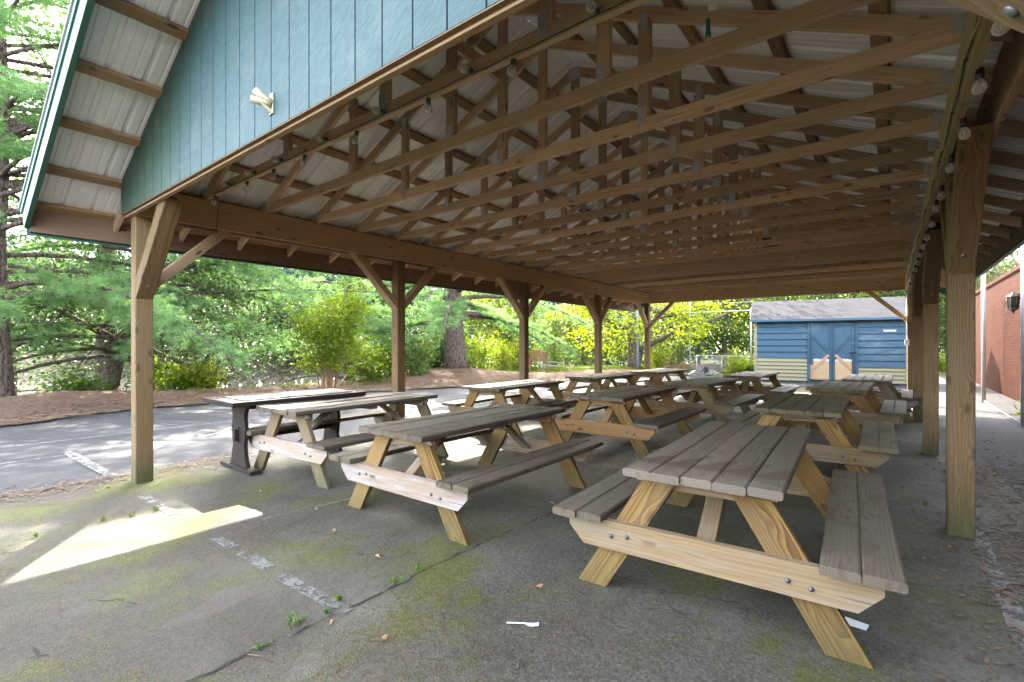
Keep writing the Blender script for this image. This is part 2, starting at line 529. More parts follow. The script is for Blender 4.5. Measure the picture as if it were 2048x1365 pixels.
def soil():
    t = NT('ground cover')
    p = t.pos()
    a = t.noise(p, .6, 6, .65)
    b = t.noise(p, 14, 5, .7)
    c = t.mix(t.ramp(a, .40, .60), (.018, .024, .006), (.026, .019, .012))
    c = t.mix(t.math('MULTIPLY', t.ramp(b, .45, .7), .6), c, (.018, .017, .008))
    t.bsdf(c, .95, t.bump(b, .8, .04), spec=.1)
    return t.m
M['soil'] = soil()

def straw():
    t = NT('pine straw')
    p = t.pos()
    a = t.noise(p, 1.1, 6, .65)
    b = t.noise(t.vmul(p, (1, 2.2, 1)), 32, 5, .75, .8)
    g = t.noise(p, .45, 4)
    c = t.mix(t.ramp(b, .36, .64), (.068, .035, .023), (.185, .12, .082))
    c = t.mix(t.math('MULTIPLY', t.ramp(a, .5, .7), .6), c, (.06, .035, .025))
    c = t.mix(t.math('MULTIPLY', t.ramp(g, .58, .66), .7), c, (.06, .07, .015))
    t.bsdf(c, .95, t.bump(b, .9, .03), spec=.1)
    return t.m
M['straw'] = straw()

def water():
    t = NT('pond water')
    p = t.pos()
    n = t.noise(t.vmul(p, (1, .35, 1)), 2.2, 3)
    n2 = t.noise(p, .12, 3)
    c = t.mix(t.ramp(n2, .35, .65), (.045, .042, .036), (.075, .066, .058))
    t.bsdf(c, .05, t.bump(n, .02, .008), spec=.35)
    return t.m
M['water'] = water()

def bark(name, c0, c1, sc=1.0):
    t = NT(name)
    p = t.pos()
    w = t.noise(p, 5 * sc, 3)
    pv = t.vmul(p, (1, 1, .22))
    ad = t.n('ShaderNodeVectorMath', operation='ADD'); t.l(pv, ad.inputs[0])
    t.l(t.comb(t.math('MULTIPLY', w, .12), t.math('MULTIPLY', w, -.10), t.math('MULTIPLY', w, .10)), ad.inputs[1])
    v = t.vor(ad.outputs[0], 24 * sc, 'F1')
    n = t.noise(ad.outputs[0], 34 * sc, 5, .7)
    n3 = t.noise(p, 60 * sc, 3, .7)
    n2 = t.noise(p, 1.6, 3)
    h = t.math('ADD', t.math('SUBTRACT', n, t.math('MULTIPLY', v, .55)), t.math('MULTIPLY', n3, .35))
    c = t.mix(t.ramp(h, .12, .62), c0, c1)
    c = t.mix(t.math('MULTIPLY', t.ramp(n2, .5, .7), .3), c, (.10, .10, .075))
    t.bsdf(c, .95, t.bump(h, 1.0, .045), spec=.15)
    return t.m
M['bark'] = bark('pine bark', (.030, .021, .017), (.165, .125, .10))
M['bark2'] = bark('grey bark', (.045, .034, .026), (.17, .135, .10), 1.3)
M['twig'] = plain('bare twig', (.11, .075, .055), .9, nscale=15)
M['redstem'] = plain('red brown stem', (.20, .105, .06), .85, nscale=15)

def leaf(name, c0, c1, trans=.45, tcol=None, rough=.55, hv=.03):
    t = NT(name)
    rnd = t.attr('rnd').outputs['Fac']
    p = t.pos()
    n = t.noise(p, .9, 3)
    f = t.math('ADD', t.math('MULTIPLY', rnd, .6), t.math('MULTIPLY', t.ramp(n, .3, .7), .4))
    c = t.mix(f, c0, c1)
    pb = t.n('ShaderNodeBsdfPrincipled')
    t.l(c, pb.inputs['Base Color'])
    pb.inputs['Roughness'].default_value = rough
    pb.inputs['Specular IOR Level'].default_value = .35
    tl = t.n('ShaderNodeBsdfTranslucent')
    k = tcol or (1.9, 1.75, .7)
    tc = t.mix(1.0, c, k, 'MULTIPLY')
    t.l(tc, tl.inputs[0])
    mx = t.n('ShaderNodeMixShader'); mx.inputs[0].default_value = trans
    t.l(pb.outputs[0], mx.inputs[1]); t.l(tl.outputs[0], mx.inputs[2])
    t.l(mx.outputs[0], t.out.inputs[0])
    return t.m
M['needle'] = leaf('pine needles', (.072, .155, .056), (.150, .245, .100), .45, (1.4, 1.5, .85))
M['needle2'] = leaf('lit pine needles', (.055, .095, .032), (.11, .155, .06), .45, (1.6, 1.6, .8))
M['lime'] = leaf('lime leaves', (.075, .135, .008), (.145, .185, .013), .58, (1.6, 1.6, .6))  # brightened for bushes standing in shade
M['yellow'] = leaf('yellow green leaves', (.115, .160, .007), (.20, .23, .013), .58, (1.45, 1.45, .5))
M['green'] = leaf('green leaves', (.038, .085, .013), (.08, .13, .024), .48, (1.7, 1.8, .7))  # brightened for bushes in shade; sunlit trees use a darker copy
M['pale'] = leaf('pale green leaves', (.020, .043, .011), (.044, .070, .022), .46, (1.4, 1.5, .8))
M['dark'] = leaf('dark far leaves', (.022, .046, .040), (.048, .082, .068), .3, (1.5, 1.6, 1.2))  # blue in this leaf colour stands for sky-lit shade on distant trees
M['lime_sunlit'] = leaf('lime leaves dimmed for sun', (.045, .080, .005), (.09, .115, .008), .58, (1.6, 1.6, .6))  # darker copy of the lime leaves, offsets direct sun on the trees
M['green_sunlit'] = leaf('green leaves dimmed for sun', (.024, .055, .009), (.052, .085, .016), .48, (1.7, 1.8, .7))  # darker copy of the green leaves for trees in direct sun
M['willow'] = leaf('willow leaves', (.055, .085, .018), (.10, .13, .032), .5, (1.5, 1.6, .8))
M['grass'] = leaf('grass blades', (.04, .075, .010), (.095, .12, .022), .45, (1.6, 1.6, .6))
M['weed'] = leaf('weed leaves', (.05, .12, .016), (.09, .17, .028), .4)
M['dryleaf'] = leaf('dry leaf', (.22, .10, .045), (.42, .28, .16), .2, (1.2, 1.0, .7), .7)
M['litter'] = leaf('brown litter', (.04, .024, .016), (.22, .145, .085), .1, (1, 1, 1), .8)

def brick():
    t = NT('red brick wall')
    p = t.pos()
    x, y, z = t.sep(p)
    v = t.comb(t.math('ADD', x, y), z, 0.0)
    b = t.n('ShaderNodeTexBrick')
    t.l(v, b.inputs['Vector'])
    b.inputs['Scale'].default_value = 1.0
    b.inputs['Brick Width'].default_value = .205
    b.inputs['Row Height'].default_value = .0765
    b.inputs['Mortar Size'].default_value = .0065
    b.inputs['Mortar Smooth'].default_value = .1
    b.inputs['Color1'].default_value = (.026, .0062, .0022, 1)
    b.inputs['Color2'].default_value = (.040, .0112, .0042, 1)
    b.inputs['Mortar'].default_value = (.030, .022, .018, 1)
    n = t.noise(p, 1.2, 5)
    c = t.mix(t.math('MULTIPLY', t.ramp(n, .4, .7), .4), b.outputs['Color'], (.018, .006, .004))
    h = t.math('SUBTRACT', 1.0, b.outputs['Fac'])
    t.bsdf(c, .9, t.bump(h, .6, .01), spec=.05)
    return t.m
M['brick'] = brick()

def paintwood(name, col, worn, amt=.6):
    t = NT(name)
    p = t.pos()
    n = t.noise(t.vmul(p, (1.4, 1.4, 7)), 2.0, 6, .7)
    n2 = t.noise(p, 1.0, 4)
    c = t.mix(t.math('MULTIPLY', t.ramp(t.math('MULTIPLY', t.math('ADD', n, n2), .5), .50, .66), amt), col, worn)
    g = t.noise(t.vmul(p, (2, 2, 30)), 3, 4)
    c = t.mix(t.math('MULTIPLY', t.ramp(g, .55, .8), .3), c, tuple(x * .6 for x in col))
    t.bsdf(c, .65, t.bump(g, .2, .004), spec=.3)
    return t.m
M['blue'] = paintwood('blue shed paint', (.050, .105, .158), (.13, .185, .215), .75)
M['blue_shaded'] = paintwood('shaded blue frame paint', (.038, .086, .130), (.15, .21, .245), .7)  # darker copy of the shed blue, stands in for shading on the frames
M['yellowpaint'] = paintwood('pale yellow paint', (.31, .275, .17), (.25, .225, .155), .3)
M['ply'] = wood('raw plywood', (.60, .43, .25), (.50, .33, .17), (.56, .41, .26), freq=14, ring=.6, weather=.3, knots=.3, vary=.1)
M['raw'] = wood('raw lumber', (.50, .33, .20), (.40, .24, .13), (.46, .32, .20), freq=60, ring=.4, weather=.3, knots=.3, vary=.1)
M['whitespill'] = plain('white filler', (.75, .74, .76), .7, nscale=30)
def shingles():
    t = NT('asphalt shingles')
    p = t.pos()
    x, y, z = t.sep(p)
    b = t.n('ShaderNodeTexBrick')
    t.l(t.comb(x, t.math('MULTIPLY', y, 1.2), 0.0), b.inputs['Vector'])
    b.inputs['Scale'].default_value = 1.0
    b.inputs['Brick Width'].default_value = .3
    b.inputs['Row Height'].default_value = .14
    b.inputs['Mortar Size'].default_value = .008
    b.inputs['Color1'].default_value = (.013, .012, .014, 1)
    b.inputs['Color2'].default_value = (.023, .021, .024, 1)
    b.inputs['Mortar'].default_value = (.025, .022, .025, 1)
    n = t.noise(p, 3, 5, .7)
    c = t.mix(t.math('MULTIPLY', t.ramp(n, .45, .7), .4), b.outputs['Color'], (.028, .025, .027))
    t.bsdf(c, .9, t.bump(t.math('SUBTRACT', 1.0, b.outputs['Fac']), .5, .01), spec=.2)
    return t.m
M['shingle'] = shingles()
M['kiosk'] = plain('brown kiosk paint', (.24, .105, .06), .7, nscale=8)
M['bluepole'] = plain('blue grey pole paint', (.30, .38, .45), .5, .3, nscale=12)

def line_paint():
    t = NT('worn line paint')
    p = t.pos()
    n = t.noise(p, 6, 6, .72)
    n2 = t.noise(p, 55, 3, .7)
    f = t.ramp(t.math('ADD', n, t.math('MULTIPLY', t.math('SUBTRACT', n2, .5), 1.1)), .40, .56)
    pb = t.n('ShaderNodeBsdfPrincipled')
    t.l(t.mix(t.ramp(n2, .3, .7), (.19, .19, .178), (.13, .125, .112)), pb.inputs['Base Color'])
    pb.inputs['Roughness'].default_value = .85
    tr = t.n('ShaderNodeBsdfTransparent')
    mx = t.n('ShaderNodeMixShader')
    t.l(f, mx.inputs[0]); t.l(tr.outputs[0], mx.inputs[1]); t.l(pb.outputs[0], mx.inputs[2])
    t.l(mx.outputs[0], t.out.inputs[0])
    return t.m
M['linepaint'] = line_paint()
M['crack'] = plain('dark crack', (.02, .017, .013), .95, nscale=30)
M['tarp'] = plain('black tarp', (.018, .018, .022), .35, nscale=6)

# ------------------------------------------------------------------ terrain
def sstep(x, a, b):
    t = np.clip((x - a) / (b - a), 0, 1)
    return t * t * (3 - 2 * t)
def edge_x(Y):
    return np.interp(Y, [-60, 1.1, 3.4, 6.7, 19.5, 30, 120], [-11.2, -11.4, -12.2, -11.9, -7.9, -3.5, 20])
PINE_A = (-15.45, 1.45)
PINE_C = (-13.1, 13.2)
def height(X, Y):
    d = edge_x(Y) - X
    berm = .12 * sstep(d, 0, 1.8)
    st = 2.0 + .45 * np.maximum(0, Y - 8)
    dip = sstep(d, st, st + 5) * (1 - sstep(Y, 24, 34)) * sstep(-X, 8, 12)
    far = sstep(-X, 46, 54)
    z = berm - 2.0 * dip * (1 - far) + far * .6
    z = z - 1.6 * sstep(-X, 12, 20) * sstep(Y, 20, 28) * (1 - far)
    for (px, py), a, r in ((PINE_A, .30, 2.0), (PINE_C, .30, 2.2)):
        z = z + a * np.exp(-((X - px) ** 2 + (Y - py) ** 2) / (2 * r * r * .5))
    return z
xs = np.concatenate([np.arange(-150, -40, 5), np.arange(-40, -20, 1.0), np.arange(-20, 4, .4), np.arange(4, 20, 2), np.arange(20, 121, 10)])
ys = np.concatenate([np.arange(-80, -10, 5), np.arange(-10, 30, .5), np.arange(30, 60, 2), np.arange(60, 161, 10)])
def nz(X, Y, a):
    return a * (np.sin(X * 1.7 + Y * .9) * np.sin(Y * 1.3 - X * .6) + .5 * np.sin(X * 4.1 + 1.3 * Y) * np.sin(3.7 * Y))
grid_mesh('ground', xs, ys, lambda X, Y: height(X, Y) - .03 + nz(X, Y, .02) * sstep(edge_x(Y) - X, .2, 2.0), M['soil'])
# pine straw bank beside the road
bx = np.linspace(0, 1, 26); by = np.arange(-4, 22, .35)
def bank_mesh():
    U, Y = np.meshgrid(bx, by)
    e = edge_x(Y) + .35 * np.sin(Y * 1.9) * .4 + .1 * np.sin(Y * 5.3)
    X = e + .25 - U * (5.0 + .15 * np.maximum(0, Y - 6))
    Z = np.maximum(height(X, Y), -.95 + 0 * X) + .012 + nz(X, Y, .025) * sstep(U, 0, .15) + .012 * sstep(U, 0, .08)
    Z[:, -1] -= .2
    V = np.stack([X, Y, Z], -1).reshape(-1, 3)
    nx, ny = len(bx), len(by)
    idx = np.arange(nx * ny).reshape(ny, nx)
    Q = np.stack([idx[:-1, 1:], idx[:-1, :-1], idx[1:, :-1], idx[1:, 1:]], -1).reshape(-1, 4)
    me = bpy.data.meshes.new('pine_straw_bank'); me.from_pydata(V.tolist(), [], Q.tolist())
    me.polygons.foreach_set('use_smooth', [True] * len(me.polygons))
    me.materials.append(M['straw'])
    o = bpy.data.objects.new('pine_straw_bank', me); C.objects.link(o); o['kind'] = 'structure'
bank_mesh()
def sheet(name, poly, z, mat, kind='structure'):
    m = MB()
    m.add([(x, y, z) for x, y in poly], [tuple(range(len(poly)))])
    return m.build(name, mat, None, kind)
sheet('water', [(-60, -70), (-12, -70), (-12, 40), (-60, 40)], -1.12, M['water'])
re = [(float(edge_x(y)) + .12 * math.sin(y * 2.1), y) for y in np.arange(-14, 21, .7)]
sheet('road', [(-5.95, -14)] + [(-5.95 + .06 * math.sin(y * 3.1) + .03 * math.sin(7 * y), y) for y in np.arange(-13.5, 17.9, .5)] + [(1.2, 17.9), (1.2, 20.5)] + re[::-1], -.008, M['asphalt'])
sheet('pavilion_floor', [(-6.1, -6), (1.05, -6), (.95, 2), (1.0, 6), (.95, 12), (.95, 15.2), (-6.1, 15.2)], 0.0, M['concrete'])
sheet('path', [(.85, -8), (1.62, -8), (1.62, 30), (.8, 30), (.82, 9), (.9, 5)], .005, M['path'])
sheet('walkway', [(1.62, -8), (2.3, -8), (2.3, 24), (1.62, 24)], .012, plain('pale concrete strip', (.020, .0175, .015), .9, nscale=6, namt=.2))

def stripe(pts, w, z=.005, seg=.12, gaps=()):
    m = MB()
    for (a, b) in zip(pts[:-1], pts[1:]):
        a, b = Vector((*a, z)), Vector((*b, z))
        L = (b - a).length; d = (b - a) / L; s = Vector((-d.y, d.x, 0))
        n = max(2, int(L / seg))
        V = []
        for i in range(n + 1):
            p = a + d * (L * i / n)
            V += [p + s * (w / 2 + rng.uniform(-.006, .006)), p - s * (w / 2 + rng.uniform(-.006, .006))]
        for i in range(n):
            t = (i + .5) / n * L
            if any(g0 < t < g1 for g0, g1 in gaps): continue
            m.add([V[2 * i], V[2 * i + 1], V[2 * i + 3], V[2 * i + 2]], [(0, 1, 2, 3)])
    return m.build('painted_line', M['linepaint'], None, 'structure')
stripe([(-7.85, 1.31), (-6.02, 1.34)], .10)
stripe([(-5.05, 1.33), (-2.07, 1.355)], .075, gaps=((.75, 1.55), (1.75, 1.87), (2.25, 2.3)))
stripe([(-8.86, -4), (-8.86, 12)], .07, -.003)
stripe([(-7.62, -3), (-7.66, 1.30)], .07, -.003)
stripe([(.475, 1.5), (.475, 8.5)], .085)
stripe([(-3.66, 1.70), (-3.55, 2.6)], .03)
def crack(pts, w):
    m = MB()
    P = [Vector((*p, .004)) for p in pts]
    Q = []
    for a, b in zip(P[:-1], P[1:]):
        n = max(2, int((b - a).length / .05))
        for i in range(n):
            q = a.lerp(b, i / n); q.x += rng.normal(0, .012); q.y += rng.normal(0, .008)
            Q.append(q)
    W = [max(.001, w * rng.uniform(.1, 1) * (1 if rng.random() > .2 else .2)) for q in Q]
    V = []
    for i, q in enumerate(Q):
        d = (Q[min(i + 1, len(Q) - 1)] - Q[max(0, i - 1)]).normalized()
        s = Vector((-d.y, d.x, 0))
        V += [q + s * W[i], q - s * W[i]]
    m.add(V, [(2 * i, 2 * i + 1, 2 * i + 3, 2 * i + 2) for i in range(len(Q) - 1)])
    return m.build('floor_crack', M['crack'], None, 'structure')
crack([(-2.13, .5), (-2.12, 1.1), (-2.09, 1.4), (-2.11, 2.3), (-2.04, 3.2), (-2.07, 6), (-2.05, 13)], .010)
crack([(-3.22, .60), (-3.10, .72), (-2.98, .74), (-2.93, .69)], .0045)
crack([(-2.9, .36), (-2.80, .38), (-2.74, .43)], .006)
crack([(-2.5, .95), (-2.42, 1.0)], .004)
crack([(-6.0, -2.0), (-5.93, .6), (-5.98, 2.4), (-5.95, 6), (-6.0, 14)], .02)

# ------------------------------------------------------------------ pavilion
XL, XR, Y0, SP = -5.605, 0.386, 1.472, 3.048
XM = (XL + XR) / 2
YP = [Y0 + SP * i for i in range(5)]
ZB, ZT = 2.50, 2.786            # beams
SL = .46
def tc_low(x): return 4.13 - SL * abs(x - XM)      # under side of the top chords
TCT = .098
A = .07
pav = empty('picnic_pavilion', (XM, Y0, 0))
tag(pav, 'open wooden picnic pavilion with exposed roof trusses, metal roof and blue plank gable', 'pavilion')
OFF = Vector((XM, Y0, 0))
def pbuild(mb, name, mat, parent=pav):
    o = mb.build(name, mat)
    o.parent = parent
    if parent is pav: o.location = -OFF
    return o
# posts
for x in (XL, XR):
    for i, y in enumerate(YP):
        m = MB()
        m.beam((x, y, -.02), (x + rng.uniform(-.006, .006), y, ZT), 2 * A, 2 * A, (0, 1, 0), .007, 6, .004)
        pbuild(m, 'post', M['post'])
# long beams, a pair of boards gripping each row of posts
for x, in ((XL,), (XR,)):
    inner = 1 if x < XM else -1
    for side in (-1, 1):
        xx = x + side * (A + .0195)
        mat = M['newframe'] if (x > XM and side == inner) else M['frame']
        for (y1, y2) in ((1.40, YP[1] + .005), (YP[1] + .007, YP[3] - .003), (YP[3] - .001, YP[4] + A)):
            m = MB()
            m.beam((xx, y1, (ZB + ZT) / 2), (xx, y2, (ZB + ZT) / 2), .038, ZT - ZB - .004, (0, 0, 1), .003, 6, .004)
            b = pbuild(m, 'beam', mat)
            for yy in (y1 + .04, y2 - .04):
                for zz in (ZB + .07, ZB + .2):
                    if side != inner: continue
                    bm = MB()
                    bm.lathe((xx + .0185 * inner, yy, zz), (inner, 0, 0), [(0, .011), (.006, .011), (.006, .005), (.014, .005)], 8)
                    pbuild(bm, 'bolt', M['bolt'], b)
# end headers
for y in (Y0 - A - .0195, YP[4] + A + .0195, YP[4] - A - .0195):
    m = MB()
    m.beam((XL - .1 if y < 10 else XL + A + .04, y, (ZB + ZT) / 2 - .001), (XR + .1 if y < 10 else XR - A - .04, y, (ZB + ZT) / 2 - .001), .038, ZT - ZB - .008, (0, 0, 1), .003, 6, .004)
    pbuild(m, 'header', M['frame'])
# knee braces
def knee(x, y, dx, dy, w, h, run=.66, z0=None):
    """45 degree brace from the post face up to the beam; dx/dy give its direction"""
    za = ZB - run + .02
    a = Vector((x + dx * (A - .01), y + dy * (A - .01), za))
    b = Vector((x + dx * (A + run), y + dy * (A + run), ZB + .02))
    m = MB()
    d = (b - a).normalized()
    m.beam(a - d * .02, b - d * .01, w, h, (0, 0, 1), .005, 3, .003, cut=(1.0 * (1), -1.0))
    o = pbuild(m, 'knee_brace', M['post'] if w > .13 else M['frame'])
    bm = MB()
    c = a + d * .10
    n = Vector((-dx * d.z, -dy * d.z, abs(dx * d.x + dy * d.y))) * -1
    n.normalize()
    bm.lathe(c + Vector((dx, dy, -1)).normalized() * (h / 2 - .002), Vector((dx, dy, -1)), [(0, .017), (.005, .016), (.008, .006)], 8)
    pbuild(bm, 'bolt', M['bolt'], o)
for x in (XL, XR):
    for i, y in enumerate(YP):
        for s in (-1, 1):
            if (i == 0 and s == -1) or (i == 4 and s == 1): continue
            big = (x == XR and s == -1)
            knee(x, y, 0, s, .138 if big or x == XR else .125, .138 if big else .09)
for x, dx in ((XL, 1), (XR, -1)):
    knee(x, YP[0], dx, 0, .138, .138, .70 if dx > 0 else .53)
    knee(x, YP[4], dx, 0, .09, .09, .70)
# trusses
TY = [1.417] + [2.0 + .6096 * k for k in range(19)] + [YP[4] + .03]
WEBX = [XM - 1.27, XM, XM + 1.27]
EAVE = 3.64
far_plates = MB()
for k, y in enumerate(TY):
    m = MB()
    m.beam((XL - .09, y, ZT + .046), (XR + .09, y, ZT + .046), .038, .089, (0, 0, 1), .002, 10, .012 if 0 < k < 20 else 0)
    for s in (-1, 1):
        # top chord with its tail out to the eave
        nrm = Vector((s * SL, 0, 1)).normalized()
        a = Vector((XM + s * .006, y, tc_low(XM))) + nrm * .0445
        b = Vector((XM + s * EAVE, y, tc_low(XM + s * EAVE))) + nrm * .0445
        m.beam(a, b, .038, .089, (0, 0, 1), .002, 4, .004, cut=(SL * s * 1 if s < 0 else -SL * -1 * 1, 0))
    tr = pbuild(m, 'roof_truss', M['truss'])
    pm = MB()
    for wx in WEBX:
        zt = tc_low(wx) + (.0 if abs(wx - XM) > .1 else .01)
        w = MB()
        ww = .089 if abs(wx - XM) > .1 else .089
        w.beam((wx, y, ZT + .09), (wx + rng.uniform(-.004, .004), y, zt), ww, .036, (0, 1, 0), .002, 2, .003)
        pbuild(w, 'web', M['truss'], tr)
    def plate(cx, cz, w, h):
        g = MB() if k < 12 else far_plates
        yy = y - .0205
        g.beam((cx, yy, cz - h / 2), (cx, yy, cz + h / 2), w, .0016, (0, 1, 0), .0003)
        if k < 12: pbuild(g, 'gusset_plate', M['plate'], tr)
    for wx in WEBX:
        plate(wx - .012, ZT + .10, .06 if wx != XM else .07, .13)
        if wx != XM: plate(wx, tc_low(wx) - .01, .055, .13)
    plate(XM, tc_low(XM) + .02, .13, .13)
    for sd in (-1, 1): plate(XM + sd * 2.93, ZT + .075, .16, .08)
tag(pbuild(far_plates, 'gusset_plate', M['plate']), kind='stuff')
# X-lateral boards nailed along the webs (the short dark board near the ridge)
m = MB()
m.beam((XM - .02, 1.95, 3.62), (XM - .02, 3.3, 3.60), .038, .10, (0, 0, 1), .002)
pbuild(m, 'lateral_board', M['truss'])
# purlins
YF = .77
YE = 14.35
zp = TCT + .019
PX = [3.565, 3.07, 2.52, 1.97, 1.42, .87, .32]
for s in (-1, 1):
    for px in PX:
        x = XM + s * px
        m = MB()
        nrm = Vector((s * SL, 0, 1)).normalized()
        base = Vector((x, 0, tc_low(x))) + nrm * (.089 + .0195)
        m.beam((base.x, YF + .03, base.z), (base.x, YE - .03, base.z), .089, .038, nrm, .002, 8, .006)
        pbuild(m, 'purlin', M['purlin'])
# sheet metal with its ribs
def roof_sheet(s):
    prof = []
    y = YF - .03
    while y < YE + .03:
        prof += [(y, 0), (y + .012, .019), (y + .034, .019), (y + .046, 0), (y + .10, 0), (y + .105, .004), (y + .115, .004), (y + .12, 0), (y + .165, 0), (y + .17, .004), (y + .18, .004), (y + .185, 0)]
        y += .229
    prof.append((YE + .03, 0))
    nrm = Vector((s * SL, 0, 1)).normalized()
    V, Fc, n = [], [], len(prof)
    for lay in (0, .0012):
        for e in (0.0, 1.0):
            ee = -.053 + e * (EAVE + .113)
            x = XM + s * ee
            for (yy, hh) in prof:
                p = Vector((x, yy, 4.13 - SL * ee)) + nrm * (.089 + .0395 + hh + lay)
                V.append(p)
    for i in range(n - 1):
        Fc += [(i, i + 1, n + i + 1, n + i), (2 * n + i, 3 * n + i, 3 * n + i + 1, 2 * n + i + 1)]
    m = MB(); m.add(V, Fc)
    pbuild(m, 'roof_panel', M['metal'])
roof_sheet(-1); roof_sheet(1)
m = MB()
zr = tc_low(XM) + .089 / math.cos(math.atan(SL)) + .034
m.prism([(XM - .16, YF - .03, zr - .04), (XM, YF - .03, zr + .035), (XM + .16, YF - .03, zr - .04), (XM, YF - .03, zr + .028)], (0, 1, 0), YE - YF + .06)
pbuild(m, 'ridge_cap', M['metal'])
# eave boards with green trim
for s in (-1, 1):
    x = XM + s * (EAVE + .02)
    zt = tc_low(x) + .075
    m = MB()
    m.beam((x, YF + .02, zt - .062), (x, YE - .02, zt - .062), .036, .235, (0, 0, 1), .003, 8, .004)
    pbuild(m, 'eave_board', M['eave'])
    m = MB()
    m.beam((x + s * .0235, YF, zt - .10), (x + s * .0235, YE, zt - .10), .008, .215, (0, 0, 1), .002)
    m.beam((x + s * .006, YF, zt - .203), (x + s * .006, YE, zt - .203), .043, .012, (0, 0, 1), .002)
    pbuild(m, 'eave_trim', M['trim'] if s > 0 else M['fascia'])
# rake boards (front and back)
for yy, back in ((YF, 0), (YE, 1)):
    for s in (-1, 1):
        nrm = Vector((s * SL, 0, 1)).normalized()
        def rp(e, off): 
            x = XM + s * e
            return Vector((x, yy, tc_low(x))) + nrm * off
        m = MB()
        m.beam(rp(.0, .030), rp(EAVE + .05, .030), .038, .20, (0, 0, 1), .003)
        pbuild(m, 'rake_board', M['fascia'])
        m = MB()
        sy = 1 if back else -1
        m.beam(rp(-.01, .115) + Vector((0, sy * .026, 0)), rp(EAVE + .06, .115) + Vector((0, sy * .026, 0)), .012, .042, (0, 0, 1), .002)
        pbuild(m, 'rake_trim', M['trim'])
        m = MB()
        m.beam(rp(-.01, .150) + Vector((0, sy * .030, 0)), rp(EAVE + .08, .150) + Vector((0, sy * .030, 0)), .03, .012, (0, 0, 1), .002)
        pbuild(m, 'drip_edge', M['galv'])
# gable siding: grooved planks (front) and plain planks (back)
def gable(ya, yb, name):
    m, g = MB(), MB()
    w = .203
    x = XL - .115
    xe = XR + .16
    def top(xx): return tc_low(xx) + (.089 + .039) / math.cos(math.atan(SL)) - .006
    zlo = 2.527
    k = 0
    xs_ = [x]
    q = XM - 20 * w + .03
    while q < xe:
        if q > x + .02: xs_.append(q)
        q += w
    xs_.append(xe)
    for a, b in zip(xs_[:-1], xs_[1:]):
        a2, b2 = a + .005, b - .005
        pts = [(a2, zlo + rng.uniform(-.001, .001)), (b2, zlo), (b2, top(b2))]
        if a2 < XM < b2: pts.append((XM, top(XM)))
        pts.append((a2, top(a2)))
        m.prism([(px, ya, pz) for px, pz in pts], (0, 1, 0), (yb - ya) * .5)
    ym = ya + (yb - ya) * .5
    g.prism([(px, ym + .0005, pz) for px, pz in [(x, zlo + .002), (xe, zlo + .002), (xe, top(xe) - .002), (XM, top(XM) - .002), (x, top(x) - .002)]], (0, 1, 0), (yb - ya) * .5 - .001)
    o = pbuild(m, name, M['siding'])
    pbuild(g, 'siding_backing', M['groove'], o)
    e = MB()
    e.beam((x, (ya + yb) / 2 + .004, zlo - .004), (xe, (ya + yb) / 2 + .004, zlo - .004), .03, .006, (0, 0, 1), .001)
    pbuild(e, 'siding_edge', M['purlin'], o)
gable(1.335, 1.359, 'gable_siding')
gable(YP[4] + .118, YP[4] + .13, 'gable_siding')

